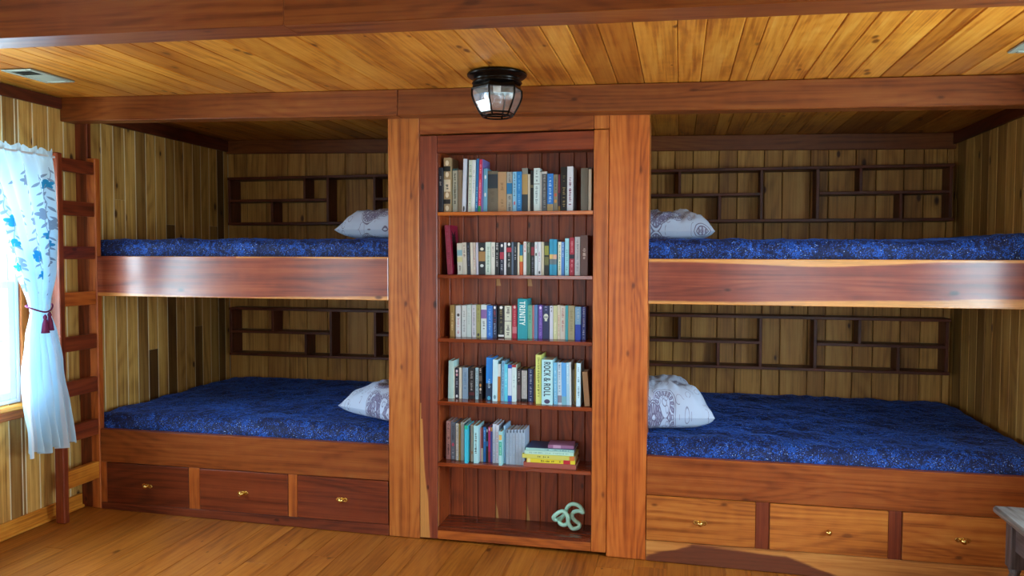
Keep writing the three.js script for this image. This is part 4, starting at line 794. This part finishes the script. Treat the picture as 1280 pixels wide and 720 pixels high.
// flat stack on the fifth shelf, bottom to top: x0, x1, thickness, front z, depth, colour, look
let yStack = 0.41;
[[-0.795, -0.517, 0.024, -0.025, 0.17, '#a85a4c', 'brick pink book lying flat at the bottom of the stack', []],
 [-0.778, -0.522, 0.021, -0.028, 0.16, '#e6d838', 'yellow book lying flat with red corner patch, second from stack bottom', [['b', 0.02, 0.08, '#e8e0a0'], ['b', 0.76, 0.9, '#c8283c'], ['t', 0.3, 0.7, '#3a3a1a']]],
 [-0.803, -0.524, 0.022, -0.026, 0.165, '#d6d66a', 'lime yellow book lying flat, third from stack bottom', [['b', 0.9, 1, '#d8803c'], ['t', 0.3, 0.55, '#4a4a20']]],
 [-0.790, -0.530, 0.018, -0.03, 0.16, '#bfe6d8', 'pale mint book lying flat in the middle of the stack', [['t', 0.1, 0.9, '#7ab0a8']]],
 [-0.785, -0.528, 0.013, -0.035, 0.16, '#2c4a78', 'dark blue picture book lying flat under the small purple book', [['b', 0, 1, '#9cd0cc'], ['t', 0.4, 0.9, '#2a5a70']]],
 [-0.668, -0.532, 0.017, -0.05, 0.11, '#9a6a90', 'small purple book lying on top of the stack', [['b', 0.2, 0.5, '#c8a0c0']]]].forEach(([x0, x1, t, z, d, color, look, deco], i) => {
  const len = x1 - x0, c = spineCell(color, deco, t / len), o = thing('book', look, 'book', [(x0 + x1) / 2, yStack, z], 'books lying in a flat stack');
  const [cg, pg, pm] = bookParts(t, len, d, c, pageMats[1]);
  for (const g of [cg, pg]) { g.translate(0, -len / 2, 0); g.rotateZ(Math.PI / 2); g.translate(0, t / 2, 0); }
  mesh('cover', cg, coverMat, o); mesh('page_block', pg, pm, o); o.rotation.y = [0, 0.02, -0.02, 0.03, -0.01, 0.05][i]; yStack += t + 0.0004;
});
atlas.needsUpdate = true;
{
  // knotted mint ceramic loop on the bottom shelf: photograph outline in millimetres about its centre
  const K = [[1040, 225, 0], [1000, 166, -4], [935, 152, -8], [880, 188, -14], [856, 255, -18], [826, 300, -14], [803, 332, 6], [845, 356, 10], [884, 338, 4], [892, 285, -12], [862, 268, -16], [800, 312, -12], [758, 316, 0], [746, 288, 8], [790, 235, 14], [845, 214, 16], [886, 255, 18], [898, 325, 16], [938, 382, 12], [996, 368, 8], [1004, 342, 4], [958, 312, -2], [926, 272, -4], [944, 228, -2], [995, 212, 0]];
  const s = 4.3 / 8, pts = K.map(([x, y, z]) => [(x - 895) * s / 1000, (392 - y) * s / 1000 + 0.0105, z / 1000 * 1.3]);
  const o = thing('knot_ornament', 'pale mint ceramic knot on the bottom bookcase shelf', 'ornament', [-0.563, 0.0615, -0.10]);
  mesh('loop', tube(pts, 0.0105, 220, 14, true), plain(0xa9dcc8, { roughness: 0.35 }), o);
}
{
  // low side table at the right
  const o = thing('side_table', 'weathered dark wooden side table in front of the right bunk', 'table', [1.49, floorY(1.49), 0.66]);
  const m = wood('grey', [0.5, 0.4, 0.4], 0.5), top = wood('grey', [1, 1, 1], 0.35);  // paler blue-grey of the top stands for a reflection, painted into weathered wood
  const x0 = 1.286, x1 = 1.70, z0 = 0.40, z1 = 0.92, yt = 0.487;
  part('table_top', plank(x0, x1, yt - 0.03, yt, z0, z1, 2, 0.008), top, o);
  part('apron', plank(x0 + 0.055, x0 + 0.075, yt - 0.16, yt - 0.03, z0 + 0.09, z1 - 0.09, 2, 0.003), m, o); part('apron', plank(x1 - 0.075, x1 - 0.055, yt - 0.16, yt - 0.03, z0 + 0.09, z1 - 0.09, 2, 0.003), m, o);
  part('apron', plank(x0 + 0.09, x1 - 0.09, yt - 0.16, yt - 0.03, z0 + 0.055, z0 + 0.075, 0, 0.003), m, o); part('apron', plank(x0 + 0.09, x1 - 0.09, yt - 0.16, yt - 0.03, z1 - 0.075, z1 - 0.055, 0, 0.003), m, o);
  for (const [x, z] of [[x0 + 0.065, z0 + 0.065], [x1 - 0.065, z0 + 0.065], [x0 + 0.065, z1 - 0.065], [x1 - 0.065, z1 - 0.065]]) {
    const f = floorY(x) + 0.001, g = lathe([[0.0001, f], [0.014, f], [0.018, f + 0.03], [0.015, f + 0.06], [0.024, f + 0.11], [0.026, f + 0.16], [0.02, f + 0.21], [0.024, f + 0.24], [0.024, f + 0.26], [0.018, f + 0.275], [0.026, f + 0.3], [0.0001, f + 0.3]], 16); g.translate(x, 0, z);
    const sq = plank(x - 0.027, x + 0.027, f + 0.3, yt - 0.031, z - 0.027, z + 0.027, 1, 0.003);
    part('leg', merged([sq, g]), m, o);
  }
}

renderer.render(scene, camera);
